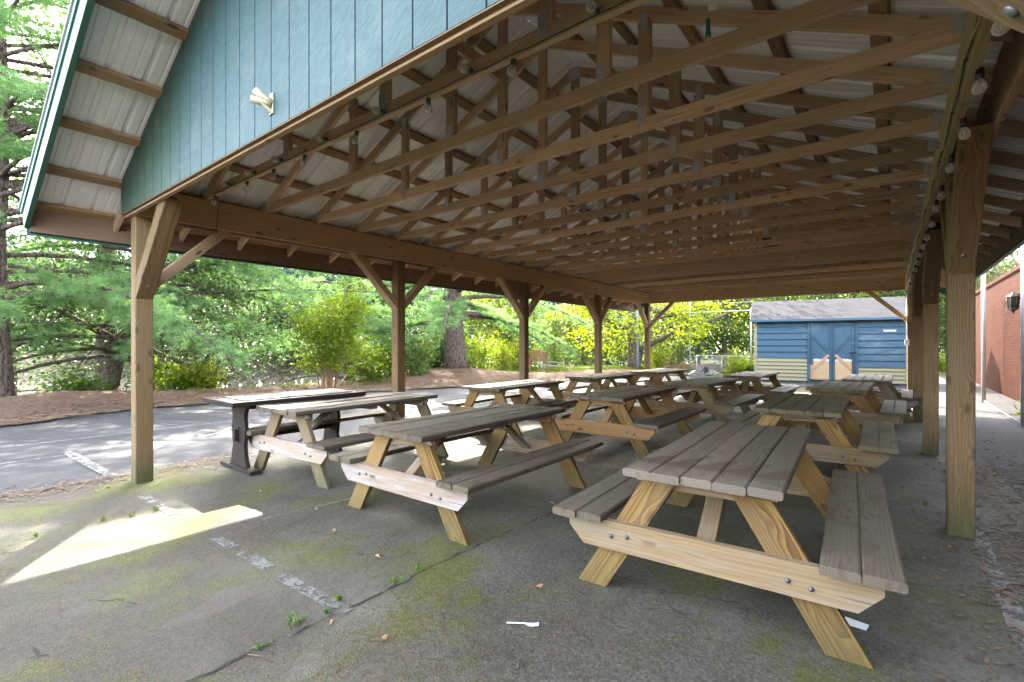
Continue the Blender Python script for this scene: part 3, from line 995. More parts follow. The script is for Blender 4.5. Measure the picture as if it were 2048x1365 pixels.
# ------------------------------------------------------------------ picnic tables
def make_table(topm, legm, bracem, benchm=None, name='picnic_table'):
    root = empty(name)
    L, zt, th = 1.83, .685, .040
    m = MB()
    bw = .1375
    for i in range(5):
        x = (i - 2) * (bw + .0035)
        e0, e1 = rng.uniform(-.014, .014), rng.uniform(-.014, .014)
        dz = rng.uniform(-.002, .002)
        m.beam((x, -L / 2 + e0, zt - th / 2 + dz), (x, L / 2 + e1, zt - th / 2 + rng.uniform(-.002, .002)), bw, th, (0, 0, 1), .008, 6, .006, .03)
    m.build('tabletop', topm, root)
    for s in (-1, 1):
        m = MB()
        for k in (0, 1):
            x = s * (.545 + k * .141)
            m.beam((x, -L / 2 + .01 + rng.uniform(-.01, .01), .415 - .02), (x, L / 2 + rng.uniform(-.01, .01), .415 - .02 + rng.uniform(-.003, .003)), bw, .040, (0, 0, 1), .008, 6, .005, .03)
        m.build('bench', benchm or topm, root)
    for e in (-1, 1):
        y = e * .775
        for s in (-1, 1):
            m = MB()
            a = Vector((s * .575, y, 0.0)); b = Vector((s * .19, y, .643))
            d = (b - a).normalized()
            tanl = (b.x - a.x) / (b.z - a.z)
            # splayed leg sawn level at floor and top
            w = .14 / math.cos(math.atan(abs(tanl)))
            V, W = [], []
            ru = rng.uniform(-50, 50); ang = rng.uniform(0, 6.28); pr = rng.uniform(.03, .09)
            for t in (0, .5, 1):
                c = a.lerp(b, t)
                for (px, py) in ((-w / 2, -.019), (w / 2, -.019), (w / 2, .019), (-w / 2, .019)):
                    V.append((c.x + px, c.y + py, c.z + (.001 if t == 0 else 0)))
                    off = px * d.x
                    W.append((ru + (b - a).length * t + off, px * d.z + pr * math.cos(ang), py + pr * math.sin(ang)))
            Fc = [(3, 2, 1, 0), (8, 9, 10, 11)]
            for i in (0, 4):
                for j in range(4):
                    k = (j + 1) % 4
                    Fc.append((i + j, i + k, i + 4 + k, i + 4 + j))
            m.add(V, Fc, W)
            m.build('leg', legm, root)
        # seat support across the outside of the legs, lower corners clipped
        yo = y + e * .0195
        m = MB()
        hx, zb_, zt_ = .69, .225, .374
        poly = [(-hx, zt_), (-hx, zt_ - .06), (-hx + .085, zb_), (hx - .085, zb_), (hx, zt_ - .06), (hx, zt_)]
        ru = rng.uniform(-50, 50); pr = rng.uniform(.04, .08)
        V = [(px, yo, pz) for px, pz in poly] + [(px, yo + e * .038, pz) for px, pz in poly]
        W = [(p[0] + ru, p[2] - .3 + pr, p[1] - yo + .03) for p in V]
        n = 6
        f1, f2 = tuple(range(n)), tuple(range(2 * n - 1, n - 1, -1))
        Fc = [f1, f2] + [(i, (i + 1) % n, n + (i + 1) % n, n + i)[::-1] for i in range(n)]
        m.add(V, Fc, W)
        sup = m.build('seat_support', bracem, root)
        for s in (-1, 1):
            for q in (0, 1):
                bm = MB()
                bx_ = s * (.36 + q * .085) ; bz = .31 - q * .012 - (.02 if s > 0 else 0)
                bm.lathe((bx_, yo + e * .037, bz), (0, e, 0), [(0, .012), (.006, .0115), (.008, .005), (.014, .005)], 8)
                bm.build('bolt', M['bolt'], sup)
        # cleat under the top, outside the legs' heads
        m = MB()
        m.beam((-.32, y + e * .001, .6235 + .0), (.32, y + e * .001, .6235), .036, .0415, (0, 0, 1), .004)
        m.beam((-.30, y - e * .0385, .6 + .005), (.30, y - e * .0385, .605), .036, .078, (0, 0, 1), .004)
        m.build('cleat', bracem, root)
        # diagonal from the seat support up to the middle of the top
        m = MB()
        m.beam((0, y - e * .022, .30), (0, e * .30, .640), .089, .036, (0, 0, 1), .004)
        m.build('diagonal_brace', bracem, root)
    m = MB(); m.beam((-.31, 0, .625), (.31, 0, .625), .085, .036, (0, 0, 1), .004)
    m.build('cleat', bracem, root)
    return root
tabs = [
    ('T1', -.745, 3.17, 3.0, 2, 'nearest brown picnic table with zigzag stains on its top'),
    ('T2', -.70, 6.10, .8, 1, 'greenish picnic table directly behind the stained nearest one'),
    ('T3', -.56, 8.90, -1.3, 1, 'greenish picnic table third back in the row along the right posts'),
    ('T4', -.30, 11.33, -.8, 0, 'pale topped picnic table in front of the shed door, last of the right row'),
    ('M1', -2.80, 3.07, .4, 0, 'brown picnic table with whitish seat support, nearest of the middle row'),
    ('M2', -2.74, 6.02, .6, 0, 'brown picnic table with orange seat support, second of the middle row'),
    ('M3', -2.52, 8.62, -1.5, 1, 'picnic table third back in the middle row with a long free bench'),
    ('M4', -2.28, 11.2, -1.0, 0, 'picnic table last in the middle row, before the left end of the shed'),
    ('L1', -4.66, 3.17, 2.8, 0, 'sun striped picnic table beside the dark trestle table'),
    ('L2', -4.66, 6.10, 2.6, 0, 'picnic table between the second and third left posts'),
    ('L3', -4.60, 8.93, 0.0, 0, 'picnic table between the third and fourth left posts'),
    ('L4', -4.36, 11.4, -1.0, 0, 'small looking picnic table beside the farthest left post'),
]
LOOK = {'T1': ('stained', 'leg', 'brace', 'top'), 'M1': ('top', 'leg', 'brace_white'), 'L1': ('top', 'leg_grey', 'brace_white'), 'M2': ('top', 'leg', 'brace_orange'), 'T2': ('mosstop', 'leg', 'brace'),
        'T3': ('mosstop', 'leg', 'brace'), 'M3': ('mosstop', 'leg_grey', 'brace'), 'T4': ('top', 'leg_grey', 'brace_white')}
for (n, x, y, a, kind, lab) in tabs:
    o = make_table(*(M[k] for k in LOOK.get(n, ('top', 'leg', 'brace'))))
    o.location = (x, y, .001)
    o.rotation_euler = (0, 0, R(a))
    tag(o, lab, 'picnic table', 'picnic tables in three rows under the roof')
# dark trestle table at the left edge
tt = empty('trestle_table', (-5.33, 2.76, 0), R(-1))
tag(tt, 'dark brown trestle table with a black inlaid top at the floor edge', 'table')
m = MB(); m.beam((0, -.74, .715), (0, .74, .715), .76, .045, (0, 0, 1), .006); m.build('tabletop', M['plastic'], tt)
m = MB(); m.beam((0.02, -.60, .741), (0.02, .62, .741), .54, .010, (0, 0, 1), .002); m.build('inlay_panel', M['panel'], tt)
def hourglass(y):
    L_ = [(.20, .0), (.20, .06), (.165, .12), (.135, .25), (.155, .36), (.165, .44), (.14, .53), (.15, .60), (.20, .66), (.21, .69)]
    poly = [(x, y - .019, z) for x, z in L_] + [(-x, y - .019, z) for x, z in L_[::-1]]
    m = MB(); m.prism(poly, (0, 1, 0), .038)
    o = m.build('trestle', M['plastic'], tt)
    q = MB(); q.beam((0, y - .024, .28), (0, y - .024, .45), .035, .012, (0, 1, 0), .002); q.build('wedge_slot', M['black'], o)
    f = MB(); f.beam((-.37, y, .022), (.37, y, .022), .11, .040, (0, 0, 1), .006); f.build('foot', M['plastic'], tt)
    c = MB(); c.beam((-.30, y, .672), (.30, y, .672), .075, .04, (0, 0, 1), .005); c.build('cleat', M['plastic'], tt)
hourglass(-.52); hourglass(.52)
m = MB(); m.beam((0, -.58, .36), (0, .58, .36), .036, .12, (0, 0, 1), .004); m.build('stretcher', M['plastic'], tt)

# ------------------------------------------------------------------ string lights
def bulb(parent, p, down=(0, 0, -1), size=1.0, sock=None, fil=True):
    p = Vector(p); d = Vector(down).normalized()
    g = MB()
    r = .026 * size
    prof = [(.030 * size, r * .48), (.040 * size, r * .62), (.054 * size, r * .92), (.068 * size, r), (.080 * size, r * .93), (.089 * size, r * .66), (.094 * size, r * .3), (.0955 * size, .001)]
    g.lathe(p, d, prof, 14)
    go = g.build('bulb', M['glass'], parent)
    s = MB(); s.lathe(p, d, [(-.022 * size, r * .30), (-.018 * size, r * .55), (.006 * size, r * .62), (.032 * size, r * .58)], 10)
    s.build('socket', sock or M['black'], go)
    if fil:
        f = MB(); f.tube([p + d * (.034 * size), p + d * (.078 * size)], .0022 * size, 5)
        f.build('filament', M['filament'], go)
    return go
def sag(a, b, drop, n=8):
    a, b = Vector(a), Vector(b)
    return [a.lerp(b, i / n) + Vector((0, 0, -4 * drop * (i / n) * (1 - i / n))) for i in range(n + 1)]
sl = empty('string_light', (XR - .1, 1.6, 2.5))
tag(sl, 'black string light with clear bulbs hanging along the right beam', 'string light')
off = Vector((XR - .1, 1.6, 2.5))
pts = []
yb_ = [1.95, 2.42, 2.93, 3.52, 4.15, 4.90, 5.35, 6.0, 6.7, 7.3, 8.0, 8.7, 9.5, 10.3, 11.1, 12.0, 12.8]
cx = XR - .125
prev = None
for y in yb_:
    p = Vector((XR - .072, y, ZB - .012))
    bulb(sl, p - off - Vector((0, 0, .0)), (rng.uniform(-.1, .1), rng.uniform(-.15, .15), -1), 1.0)
    q = Vector((cx + .006, y, ZB + .05 + rng.uniform(-.01, .02)))
    if prev is not None: pts += sag(prev - off, q - off, .03)
    pts += [p - off + Vector((0, 0, .02)), q - off]
    prev = q
m = MB(); m.tube(pts, .0042, 5); m.build('cord', M['black'], sl)
m = MB(); m.tube([Vector((cx + .002, 1.5 + i * .5, ZB + .075 + .03 * math.sin(i * 2.3) - .02 * (i % 3))) - off for i in range(24)], .0035, 5)
m.build('power_cable', M['yellowcable'], sl)
# globe string on the first truss chord
yt = TY[1]
sg = empty('string_light', (XL, yt, ZT))
tag(sg, 'globe string light wound along the lowest board of the front truss', 'string light')
off = Vector((XL, yt, ZT))
bx_ = [-5.32, -4.92, -4.62, -4.42, -4.12, -3.94, -3.62, -3.28, -2.93, -2.6, -2.2, -1.83, -1.55, -1.05, -.5, .0]
pts = []
for i, x in enumerate(bx_):
    front = i % 2
    p = Vector((x, yt - (.028 if front else .0), ZT + (.03 if front else -.006)))
    dn = (0, -.25, -1) if not front else (.1, -1, -.25)
    if i in (10,): dn = (.05, 0, -1)
    bulb(sg, p - off, dn, .92, M['greenplastic'], False)
    pts.append(Vector((x, yt - .023, ZT + .016)) - off)
    pts.append(Vector((x + .12, yt - .022, ZT + .012 + .004 * math.sin(i * 5))) - off)
m = MB(); m.tube(pts, .003, 5); m.build('cord', M['black'], sg)
# three bulbs under the far header
sf = empty('string_light', (-.6, YP[4] - .12, ZB))
tag(sf, 'short string of three bulbs hanging below the far end header', 'string light')
for x in (-1.0, -.55, .0):
    bulb(sf, (x + .6, 0.01, -.0), (0, 0, -1), 1.0)
m = MB(); m.tube([Vector((x, .01, .02 + .02 * math.sin(x * 8))) for x in np.linspace(-.5, .9, 15)], .004, 5); m.build('cord', M['black'], sf)
# loose bulb socket on a wire from the roof
p0 = at(1416, 60, 2.0)
hs = empty('hanging_socket', p0)
tag(hs, 'green bulb socket with white tag dangling on a wire below the roof', 'bulb socket')
m = MB(); m.tube([(0, 0, .12), (.003, 0, .6), (0, .02, 1.5)], .0014, 5); m.build('wire', M['galv'], hs)
m = MB(); m.lathe((0, 0, .02), (0, 0, -1), [(-.03, .004), (-.02, .009), (.03, .009), (.034, .012), (.05, .012)], 10); m.build('socket', M['greenplastic'], hs)
m = MB(); m.lathe((0, 0, -.03), (0, 0, -1), [(0, .005), (.03, .004)], 8); m.build('plug', M['ply'], hs)
m = MB(); m.prism([(.0, .002, .078), (.035, .002, .07), (.035, .002, .10), (.0, .002, .108)], (0, 1, 0), .001); m.build('tag', M['white'], hs)
# loose cable on the corner post
p = Vector((XL + A + .042, 1.98, 0))
oc = empty('electric_cable', (p.x, p.y, 2.6))
tag(oc, 'thin dark cable hanging loose over the left beam near the corner post', 'cable')
m = MB(); m.tube([(0.003, .12, .16), (.003, .1, .03), (.004, .09, -.1), (.012, .1, -.3), (.006, .085, -.5), (.012, .11, -.66)], .0025, 5); m.build('cord', M['black'], oc)
bulb(oc, (.03, .16, .0), (.8, 0, -.6), .5, M['black'], False)

sb = empty('blank_board', (XL - .20, YP[2], 2.36))
tag(sb, 'blank cream board fixed high behind the third left post', 'board')
m = MB(); m.box((-.012, -.33, -.17), (.012, .33, .17)); m.build('panel', M['cream2'], sb)
for yy in (-.25, .25):
    m = MB(); m.box((-.03, yy - .02, -.12), (-.0125, yy + .02, .36)); m.build('hanger', M['eave'], sb)
# flag holder on the gable
fp = at(543, 206, 1.33 / 1) 
t_ = (545 - 1024) / F
Dd = 1.335 / (cT + sT * t_)
fp = at(545, 208, Dd)
fh = empty('flagpole_bracket', (fp.x, 1.335, fp.z))
tag(fh, 'cream plastic double flagpole bracket screwed to the blue gable', 'flagpole bracket')
m = MB()
m.beam((0, -.005, -.062), (0, -.005, .055), .042, .010, (0, 1, 0), .004)
m.build('back_plate', M['cream'], fh)
for d in ((-.35, -.75, .62), (-.55, -.8, .14)):
    m = MB(); dv = Vector(d).normalized()
    base = Vector((0, -.006, -.005))
    m.lathe(base, dv, [(0, .026), (.03, .023), (.05, .021), (.105, .0205), (.105, .0145), (.06, .014)], 14)
    m.build('pole_socket', M['cream'], fh)
m = MB(); m.beam((0, -.008, -.05), (-.02, -.06, -.0), .012, .02, (0, 0, 1), .003); m.build('rib', M['cream'], fh)

# ------------------------------------------------------------------ storage shed
SHO = Vector((-3.80, 19.05, .06)); SHR = R(9.5)
shed = empty('storage_shed', SHO, SHR)
tag(shed, 'blue and pale yellow storage shed with double doors behind the pavilion', 'shed')
W_, Dp, Hw = 4.35, 2.5, 2.08
m = MB(); m.box((.03, .03, .0), (W_ - .03, Dp, Hw)); m.build('wall', M['blue'], shed)
dx0, dx1 = 1.60, 3.04
def laps(x0, x1, z0, z1, step, mat, nm):
    m = MB()
    z = z0
    while z < z1 - .01:
        zz = min(z + step, z1)
        m.add([(x0, .028, z), (x1, .028, z), (x1, .028, zz + .01), (x0, .028, zz + .01), (x0, -.022, z), (x1, -.022, z), (x1, .016, zz + .01), (x0, .016, zz + .01)],
              [(4, 5, 6, 7), (0, 1, 5, 4), (3, 7, 6, 2), (0, 4, 7, 3), (1, 2, 6, 5)])
        z = zz
    return m.build(nm, mat, shed)
laps(.0, dx0, .0, .78, .13, M['yellowpaint'], 'lower_siding')
laps(.0, dx0, .78, Hw, .217, M['blue'], 'upper_siding')
laps(dx1, W_, .0, .50, .13, M['yellowpaint'], 'lower_siding')
laps(dx1, W_, .50, Hw, .22, M['blue'], 'upper_siding')
m = MB(); m.box((-.02, -.02, -.02), (.075, .03, Hw)); m.build('corner_trim', M['yellowpaint'], shed)
m = MB(); m.box((W_ - .075, -.02, -.02), (W_ + .02, .03, Hw)); m.build('corner_trim', M['yellowpaint'], shed)
m = MB(); m.box((-.02, .03, .0), (.028, Dp, Hw + .02)); m.build('side_wall', M['yellowpaint'], shed)
m = MB()
for x in (.15, 1.5, 2.9, 4.2): m.box((x - .07, -.0, -.13), (x + .07, Dp, -.025))
m.build('skid', M['bolt'], shed)
m = MB(); m.box((.0, .06, -.07), (W_, .1, -.003)); m.build('skirt', M['bolt'], shed)
# doors
m = MB()
for (a, b) in (((dx0, -.03, -.02), (dx0 + .09, .0, Hw - .02)), ((dx1 - .09, -.03, -.02), (dx1, .0, Hw - .02)), ((dx0 + .092, -.03, Hw - .11), (dx1 - .092, .0, Hw - .02))):
    m.box(a, b)
m.build('door_trim', M['blue_shaded'], shed)
m = MB(); m.box((dx0 - .03, -.09, Hw - .018), (dx1 + .03, .0, Hw + .01)); m.build('drip_cap', M['blue'], shed)
xm = (dx0 + dx1) / 2
zd = Hw - .12
def door(xa, xb, sgn):
    d = MB(); d.box((xa, -.012, .08), (xb, .01, zd)); do = d.build('door', M['blue'], shed)
    f = MB()
    zl = .60
    f.box((xa, -.036, zl), (xa + .075, -.0125, zd)); f.box((xb - .075, -.036, .08), (xb, -.0125, zd)) if sgn > 0 else f.box((xb - .075, -.036, .05), (xb, -.0125, zd))
    f.box((xa + .077, -.036, zd - .075), (xb - .077, -.0125, zd))
    xo, xi = (xa + .085, xb - .085) if sgn < 0 else (xb - .085, xa + .085)
    f.beam((xo, -.024, zd - .42), (xi, -.024, .98), .08, .022, (0, 1, 0), .002)
    f.build('door_frame', M['blue_shaded'], do)
    r = MB()
    r.beam((xi, -.024, .90), (xo, -.024, .42), .085, .022, (0, 1, 0), .002)
    outer = xa if sgn < 0 else xb - .075
    r.box((outer, -.036, .06), (outer + .075, -.0135, .56))
    r.box((xa + .077, -.036, .05), (xb - .077, -.0135, .12))
    r.build('bare_brace', M['raw'], do)
    p = MB(); p.box((xa + .078, -.0165, .121), (xb - .078, -.0122, .72)); p.build('plywood_patch', M['ply'], do)
    w = MB()
    for i in range(10):
        t = (i + .5) / 10
        x = xa + .09 + t * (xb - xa - .18)
        w.box((x - .033, -.0185, .70 + rng.uniform(-.02, 0)), (x + .033, -.0168, .745 + rng.uniform(-.01, .03)))
    w.build('filler_smear', M['whitespill'], do)
    return do
door(dx0 + .10, xm - .004, -1)
d2 = door(xm + .004, dx1 - .10, 1)
m = MB(); m.box((dx1 - .24, -.055, .97), (dx1 - .06, -.037, 1.0)); m.tube([(dx1 - .17, -.05, .97), (dx1 - .2, -.06, .9), (dx1 - .15, -.06, .86), (dx1 - .13, -.05, .9)], .012, 6)
m.build('hasp', M['black'], d2)
m = MB(); m.box((3.70, -.035, 1.66), (4.03, -.005, 1.715)); m.build('name_plate', M['white'], shed)
# gable roof
ov = .14
rz0, rz1 = Hw + .02, Hw + .74
for (ya, yb2, za, zb2) in ((-.22, Dp / 2, rz0 - .03, rz1), (Dp + .22, Dp / 2, rz0 - .03, rz1)):
    m = MB()
    m.add([(-ov, ya, za), (W_ + ov, ya, za), (W_ + ov, yb2, zb2), (-ov, yb2, zb2), (-ov, ya, za + .05), (W_ + ov, ya, za + .05), (W_ + ov, yb2, zb2 + .05), (-ov, yb2, zb2 + .05)],
          [(0, 1, 2, 3), (7, 6, 5, 4), (0, 4, 5, 1), (1, 5, 6, 2), (0, 3, 7, 4)])
    m.build('roof', M['shingle'], shed)
m = MB(); m.box((-ov, -.235, rz0 - .06), (W_ + ov, -.215, rz0 + .022)); m.build('eave_fascia', M['blue'], shed)
m = MB(); m.prism([(.0, .03, Hw), (.0, Dp, Hw), (.0, Dp / 2, rz1 - .01)], (1, 0, 0), .03); m.build('gable_wall', M['yellowpaint'], shed)
m = MB(); m.prism([(W_ - .03, .03, Hw), (W_ - .03, Dp, Hw), (W_ - .03, Dp / 2, rz1 - .01)], (1, 0, 0), .03); m.build('gable_wall', M['yellowpaint'], shed)
ob = empty('outlet_box', (XR - .02, YP[4] - A, 1.35))
tag(ob, 'small grey outlet box with conduit on the far right corner post', 'outlet box')
m = MB(); m.box((-.10, -.05, -.06), (-.02, -.002, .06)); m.build('box', M['white'], ob)
m = MB(); m.tube([(-.06, -.02, .06), (-.06, -.02, 1.1)], .012, 6); m.build('conduit', M['white'], ob)

# ------------------------------------------------------------------ brick building, fence, lantern
bb = empty('brick_building', (2.35, 5, 0))
tag(bb, 'red brick building wall behind the tall chain link fence', 'building')
m = MB(); m.box((0, -12, -.1), (7, 18.5, 3.0)); m.build('wall', M['brick'], bb)
m = MB(); m.box((-.06, -12.05, 3.0), (7.05, 18.55, 3.10)); m.build('coping', M['brick'], bb)
m = MB(); m.box((-.012, 2.6, -.02), (.02, 3.9, 2.05)); m.build('dark_wall_panel', M['bolt'], bb)  # plain dark panel on the wall face
fe = empty('chain_link_fence', (1.665, 5, 0))
tag(fe, 'tall galvanised chain link fence along the brick wall', 'fence')
for y in (-8.25, -4.6, -.95, 2.2, 5.9, 10.0, 13.2):
    m = MB(); m.tube([(0, y, 0), (0, y, 3.02)], .038, 10); m.lathe((0, y, 3.02), (0, 0, 1), [(0, .045), (.03, .04), (.05, .005)], 10)
    m.build('post', M['galv'], fe)
m = MB(); m.tube([(0, -9, 2.97), (0, 13.2, 2.97)], .024, 8); m.build('top_rail', M['galv'], fe)
m = MB(); m.tube([(0, -9, .05), (0, 13.2, .05)], .006, 5); m.build('bottom_wire', M['galv'], fe)
segs = []
for k in np.arange(-9 - 2.95, 13.2, .075):
    for sgn in (1, -1):
        y0_, y1_ = (k, k + 2.9) if sgn > 0 else (k + 2.9, k)
        z0_, z1_ = .05, 2.95
        ya, yb2 = y0_, y1_
        # clip to fence length
        def cl(y): return min(max(y, -9), 13.2)
        ta = (cl(ya) - ya) / (yb2 - ya); tb = (cl(yb2) - ya) / (yb2 - ya)
        if abs(tb - ta) < .01: continue
        p = Vector((-.03, cl(ya), z0_ + (z1_ - z0_) * ta)); q = Vector((-.03, cl(yb2), z0_ + (z1_ - z0_) * tb))
        d = (q - p).normalized(); n = Vector((1, 0, 0)).cross(d) * .0024
        segs += [p + n, q + n, q - n, p - n]
M['wire'] = plain('weathered wire', (.026, .0125, .0080), .85, 0.0, spec=.05)
wm = fast_mesh('wire_mesh', np.array([tuple(v) for v in segs]), 4, M['wire'], fe)
lp = empty('wall_lantern', (2.29, 16.2, 2.3))
tt_ = (2040 - 1024) / F
Dl = 2.29 / (-sT + cT * tt_)
pl = at(2040, 612, Dl)
lp.location = (2.345, pl.y, pl.z)
tag(lp, 'black wall lantern on the brick wall behind the fence', 'lantern')
m = MB(); m.box((-.16, -.012, .24), (.0, .012, .27)); m.box((-.02, -.06, .1), (.0, .06, .36)); m.build('bracket', M['black'], lp)
m = MB(); m.lathe((-.16, 0, .30), (0, 0, -1), [(0, .02), (.03, .05), (.08, .12), (.09, .13), (.10, .11)], 6, False); m.build('hood', M['black'], lp)
m = MB(); m.lathe((-.16, 0, .20), (0, 0, -1), [(0, .10), (.25, .075)], 6, False); m.build('glass_body', M['panel'], lp)
m = MB()
for i in range(6):
    a = 6.283 * i / 6
    m.tube([(-.16 + .105 * math.cos(a), .105 * math.sin(a), .2), (-.16 + .08 * math.cos(a), .08 * math.sin(a), -.05)], .009, 4)
m.lathe((-.16, 0, -.05), (0, 0, -1), [(0, .085), (.03, .08), (.06, .03), (.12, .012)], 6, False)
m.build('cage', M['black'], lp)

# ------------------------------------------------------------------ trees
def rot_to(d):
    d = d / np.linalg.norm(d, axis=-1, keepdims=True)
    return d
def perp(d):
    """two unit vectors perpendicular to each row of d"""
    r = rng.normal(size=d.shape)
    s = np.cross(d, r); s /= np.linalg.norm(s, axis=1, keepdims=True) + 1e-9
    u = np.cross(s, d)
    return s, u
def needles(C0, D0, per, ln, wd, spread=.75):
    """tufts at C0 pointing along D0 -> triangles"""
    n = len(C0)
    C1 = np.repeat(C0, per, 0); D1 = np.repeat(D0, per, 0)
    d = D1 + rng.normal(size=D1.shape) * spread
    d /= np.linalg.norm(d, axis=1, keepdims=True) + 1e-9
    d[:, 2] -= .15
    s, u = perp(d)
    l = (ln * rng.uniform(.7, 1.15, len(C1)))[:, None]
    b = C1 + rng.normal(size=C1.shape) * ln * .14
    w = wd * .5
    V = np.stack([b - s * w, b + s * w, b + d * l], 1)
    r = np.clip(np.repeat(rng.random(n), per) * .7 + rng.random(n * per) * .3, 0, 1)
    return V.reshape(-1, 3), r
def leaves(C0, ln, wd, flat=.5, jitter=None):
    n = len(C0)
    d = rng.normal(size=(n, 3)); d[:, 2] = d[:, 2] * flat - .25
    d /= np.linalg.norm(d, axis=1, keepdims=True) + 1e-9
    s, u = perp(d)
    l = (ln * rng.uniform(.65, 1.2, n))[:, None]
    w = (wd * rng.uniform(.7, 1.1, n))[:, None]
    b = C0
    fold = u * (w * .18)
    V = np.stack([b, b + d * l * .45 + s * w * .5 + fold, b + d * l, b + d * l * .45 - s * w * .5 + fold], 1)
    return V.reshape(-1, 3)
def bez(p0, p1, p2, n):
    t = np.linspace(0, 1, n)[:, None]
    return (1 - t) ** 2 * p0 + 2 * t * (1 - t) * p1 + t ** 2 * p2

SUN_GAPS = [(-3.85, .65), (-4.05, 1.0), (-3.85, 1.3), (-4.1, 1.55), (-3.95, 3.9), (-3.9, 4.5), (-3.9, 5.2)]  # floor points kept sunlit by clearing crown foliage along the sun's path
def pine(x, y, h, r, label, z0=2.0, reach=5.0, lower=None, seed=1, mat='needle', nl=44, per=22, ln=.13, wd=.006, tuft=.13, lean=(0, 0), skip=None, azs=None, group=None, topw=.25, shade=()):
    global rng
    keep = rng; rng = np.random.default_rng(seed)
    zb = float(height(np.array(x), np.array(y))) - .08
    root = empty('pine_tree', (x, y, zb))
    tag(root, label, 'tree', group)
    tr = MB()
    n = 14
    pts = [Vector((lean[0] * (i / n) * h + .05 * math.sin(i * 1.7 + seed), lean[1] * (i / n) * h + .05 * math.cos(i * 1.3), h * i / n)) for i in range(n + 1)]
    rad = [r * (1 - .9 * i / n) + .01 for i in range(n + 1)]
    rad[0] = r * 1.35
    pts.insert(1, pts[0].lerp(pts[1], .35)); rad.insert(1, r * 1.08)
    tr.tube(pts, rad, 14, True, True, jit=.05)
    tr.build('trunk', M['bark'], root)
    lim = MB(); TC, TD = [], []
    for i in range(nl):
        f = (i + rng.random() * .6) / nl
        z = z0 + (h - z0 - .2) * f ** 1.15
        base = np.array([lean[0] * z, lean[1] * z, z])
        az = rng.uniform(0, 6.283) if azs is None else azs[i % len(azs)] + rng.normal(0, .25)
        L = reach * (1 - f) ** .8 * rng.uniform(.65, 1.1) + topw
        up = .25 * L * (f - .25)
        droop = -.18 * L * (1 - f)
        e = base + np.array([math.cos(az) * L, math.sin(az) * L, up + droop + rng.normal(0, .15)])
        mid = base + np.array([math.cos(az) * L * .5, math.sin(az) * L * .5, up * .5 + .12 * L])
        if skip and skip(x + e[0], y + e[1], zb + e[2]): continue
        path = bez(base, mid, e, 9)
        rr = r * (.24 * (1 - f) + .05)
        lim.tube(path, [rr * (1 - .85 * k / 8) + .004 for k in range(9)], 6, False, True)
        # side twigs
        ntw = max(5, int(L / .085))
        for k in range(ntw):
            t = .22 + .78 * (k + rng.random()) / ntw
            p = (1 - t) ** 2 * base + 2 * t * (1 - t) * mid + t * t * e
            tang = 2 * (1 - t) * (mid - base) + 2 * t * (e - mid); tang /= np.linalg.norm(tang)
            sd = np.cross(tang, [0, 0, 1]); sd /= np.linalg.norm(sd) + 1e-9
            sg_ = 1 if rng.random() < .5 else -1
            d = tang * rng.uniform(.3, .9) + sd * sg_ * rng.uniform(.5, 1.0) + np.array([0, 0, rng.normal(-.02, .22)])
            d /= np.linalg.norm(d)
            l2 = (.25 + .28 * L * .35) * rng.uniform(.5, 1.2) * (1.15 - .6 * t)
            q = p + d * l2
            if rng.random() < .6: lim.tube([p, (p + q) / 2 + [0, 0, .02], q], [.008, .005, .002], 4, False, False)
            m_ = max(2, int(l2 / tuft) + 1)
            for j in range(m_):
                tj = (j + 1) / m_
                TC.append(p + (q - p) * tj + rng.normal(0, .035, 3)); TD.append(d * .9 + np.array([0, 0, .25]))
        TC.append(e); TD.append((e - mid) / np.linalg.norm(e - mid))
    for gx, gy in shade:  # extra boughs added to block the sun over these ground points
        tt = (gx + 12.2 + rng.uniform(-.5, .5)) / 1.09
        e = np.array([gx - 1.09 * tt - x, gy + .73 * tt - y, tt - zb])
        base = np.array([0, 0, e[2] - rng.uniform(-.3, .9)])
        L = np.linalg.norm(e - base)
        e2 = base + (e - base) * 1.22
        mid = (base + e2) / 2 + np.array([0, 0, .25])
        lim.tube(bez(base, mid, e2, 8), [.045 * (1 - .85 * k / 7) + .004 for k in range(8)], 6, False, True)
        for k in range(44):
            t = .45 + .55 * (k + rng.random()) / 44
            p = (1 - t) ** 2 * base + 2 * t * (1 - t) * mid + t * t * e2
            d = rng.normal(size=3) * [1, 1, .35]; d /= np.linalg.norm(d)
            for j in (1, 2, 3):
                TC.append(p + d * .17 * j + rng.normal(0, .03, 3)); TD.append(d * .9 + np.array([0, 0, .25]))
    lim.build('limb', M['bark'], root)
    TC, TD = np.array(TC), np.array(TD)
    sd_ = np.array([-1.09, .73, 1.0]); sd_ = sd_ / np.linalg.norm(sd_)
    keepm = np.ones(len(TC), bool)
    keepm &= (TC[:, 2] + zb) > 1.0 + .25 * np.sin(TC[:, 0] * 3) 
    for gx, gy in SUN_GAPS:
        v_ = TC + np.array([x - gx, y - gy, zb])
        dist = np.linalg.norm(v_ - (v_ @ sd_)[:, None] * sd_, axis=1)
        keepm &= dist > .36
    TC, TD = TC[keepm], TD[keepm]
    V, rn = needles(TC, TD, per, ln, wd)
    fast_mesh('crown', V, 3, M[mat], root, rn)
    rng = keep
    return root

